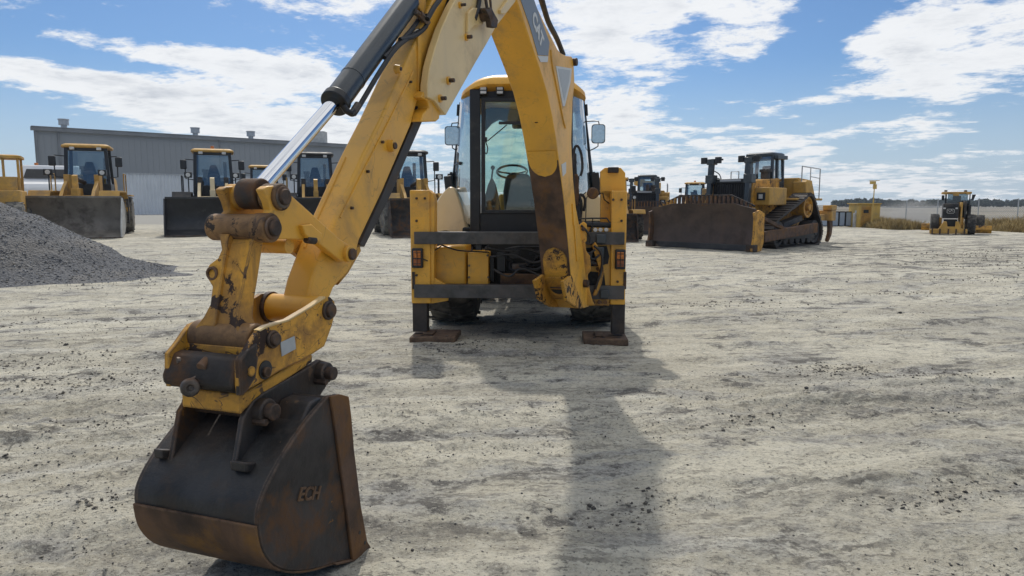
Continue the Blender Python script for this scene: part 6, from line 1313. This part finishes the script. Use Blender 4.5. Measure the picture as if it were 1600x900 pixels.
# white utility truck and the open cab roller at the left edge
tg = at(74, 400, 42); ut = thing('utility_truck', 'white utility truck parked between the open cab roller and the yellow loader', 'truck', (tg.x, tg.y, 0), math.radians(24)); ut.scale = (1.6, 1.6, 1.68)
m = MB(); P = [(0, .55), (0, 1.45), (.15, 1.60), (1.15, 1.72), (1.6, 2.32), (3.3, 2.36), (3.4, 1.35), (5.4, 1.3), (5.4, .6)]; m.prism([(-1.0, y, z) for y, z in P], [(1.0, y, z) for y, z in P]); bd = obj('body', m, 'white_paint', ut, .07, 3)
m = MB(); m.add([(-.78, 1.20, 1.82), (.78, 1.20, 1.82), (.70, 1.46, 2.16), (-.70, 1.46, 2.16)], [(0, 1, 2, 3)]); o_ = obj('windscreen', m, 'black_plastic', ut, smooth=False); o_.location.y = -.02; o_.location.z = .012
for sx in (-1, 1):
    m = MB(); m.add([(sx*1.004, 1.4, 1.75), (sx*1.004, 2.9, 1.75), (sx*1.004, 2.85, 2.05), (sx*1.004, 1.85, 2.05)], [(0, 1, 2, 3)]); obj('side_window', m, 'black_plastic', ut, smooth=False)
    m = MB(); m.box((sx*1.14, 1.3, 1.55), (.22, .1, .18)); obj('mirror', m, 'black_plastic', ut, .03)
    m = MB(); m.box((sx*.75, -.01, .98), (.34, .06, .2)); obj('headlight', m, 'lamp_clear', ut, .02)
    for y in (.95, 4.3): wheel('wheel', ut, (sx*.88, y, .38), .38, .26, None, 'tyre', 'galvanised', False, 24)
m = MB(); m.bb(-.6, .6, -.03, .0, .72, 1.02); obj('grille', m, 'dark_interior', ut, .01)
m = MB(); m.bb(-1.02, 1.02, -.12, .03, .45, .66); obj('bumper', m, 'white_paint', ut, .04)
m = MB(); m.bb(-.9, .9, 3.45, 5.3, 2.0, 2.1); obj('roof_rack', m, 'yellow_far', ut, .02)
m = MB(); m.cyl((-.5, 2.2, 2.34), (-.5, 2.2, 2.43), .07, n=10); obj('beacon', m, 'lamp_amber', ut)
tg = at(140, 400, 46); wt = thing('tank_truck', 'white truck cab with a yellow rack partly hidden behind the yellow loader', 'truck', (tg.x, tg.y, 0), math.radians(22))
m = MB(); P = [(0, .6), (0, 2.1), (.25, 2.8), (1.7, 2.85), (1.8, .6)]; m.prism([(-1.15, y, z) for y, z in P], [(1.15, y, z) for y, z in P]); obj('body', m, 'white_paint', wt, .08)
m = MB(); m.add([(-1.0, .02, 1.9), (1.0, .02, 1.9), (.95, .22, 2.7), (-.95, .22, 2.7)], [(0, 1, 2, 3)]); o_ = obj('windscreen', m, 'black_plastic', wt, smooth=False); o_.location.y = -.03
m = MB(); m.bb(-1.2, 1.2, 2.0, 7, .9, 1.1).bb(-1.2, 1.2, 2.1, 7, 2.2, 2.3).bb(-1.2, -1.1, 2.1, 2.2, 1.1, 2.3).bb(1.1, 1.2, 2.1, 2.2, 1.1, 2.3); obj('tray', m, 'yellow_far', wt, .02)
for sx in (-1, 1):
    for y in (.9, 5.6): wheel('wheel', wt, (sx*1.0, y, .48), .48, .28, None, 'tyre', 'white_paint', False, 24)
# open cab roller
rg_ = at(14, 400, 29); ro_ = thing('open_cab_roller', 'yellow machine with an open canopy frame at the left edge behind the gravel', 'roller', (rg_.x, rg_.y, 0), math.radians(30))
def rl2(px, py): v = at(px, py, 29); return v.x-rg_.x, v.z
z1 = rl2(20, 241)[1]; zf = rl2(20, 276)[1]; zb = rl2(20, 297)[1]
m = MB(); R_ = [[Vector((v.x, v.y, z)) for v in rrect(-1.3+i, .68-i, -.1+i, 1.6-i, .2, 0, 4)] for z, i in ((z1-.14, .0), (z1-.04, 0), (z1, .12))]; m.rings(R_); obj('canopy', m, 'yellow_far', ro_)
for x, y in ((-1.05, .05), (.55, .05), (-1.05, 1.45), (.55, 1.45), (.05, .05)):
    m = MB(); m.beam((x, y, zb-.2), (x, y, z1-.1), .09, .09); obj('canopy_post', m, 'yellow_far', ro_, .01)
m = MB(); m.bb(-.45, .50, -.15, 1.7, zb-.05, zf); dk_ = obj('platform_side', m, 'yellow_far', ro_, .03)
m = MB(); m.bb(-1.1, .60, -.3, 2.6, .9, zb); obj('body', m, 'yellow_far', ro_, .05)
m = MB(); m.bb(-1.1, -.5, .5, 1.0, zb, zf+.5); obj('seat', m, 'seat_fabric', ro_, .08)
m = MB(); m.bb(-1.3, -.75, -1.5, .2, .7, zf+.6); obj('engine_cover', m, 'dark_machine', ro_, .08)
for px_, yl in ((22, -.3), (-12, -.3), (26, 2.4), (-12, 2.4)): v = rl2(px_, 330); wheel('wheel', ro_, (v[0], yl, .80), .80, .62, None, 'tyre_dusty', 'yellow_far', True, 32, 16)
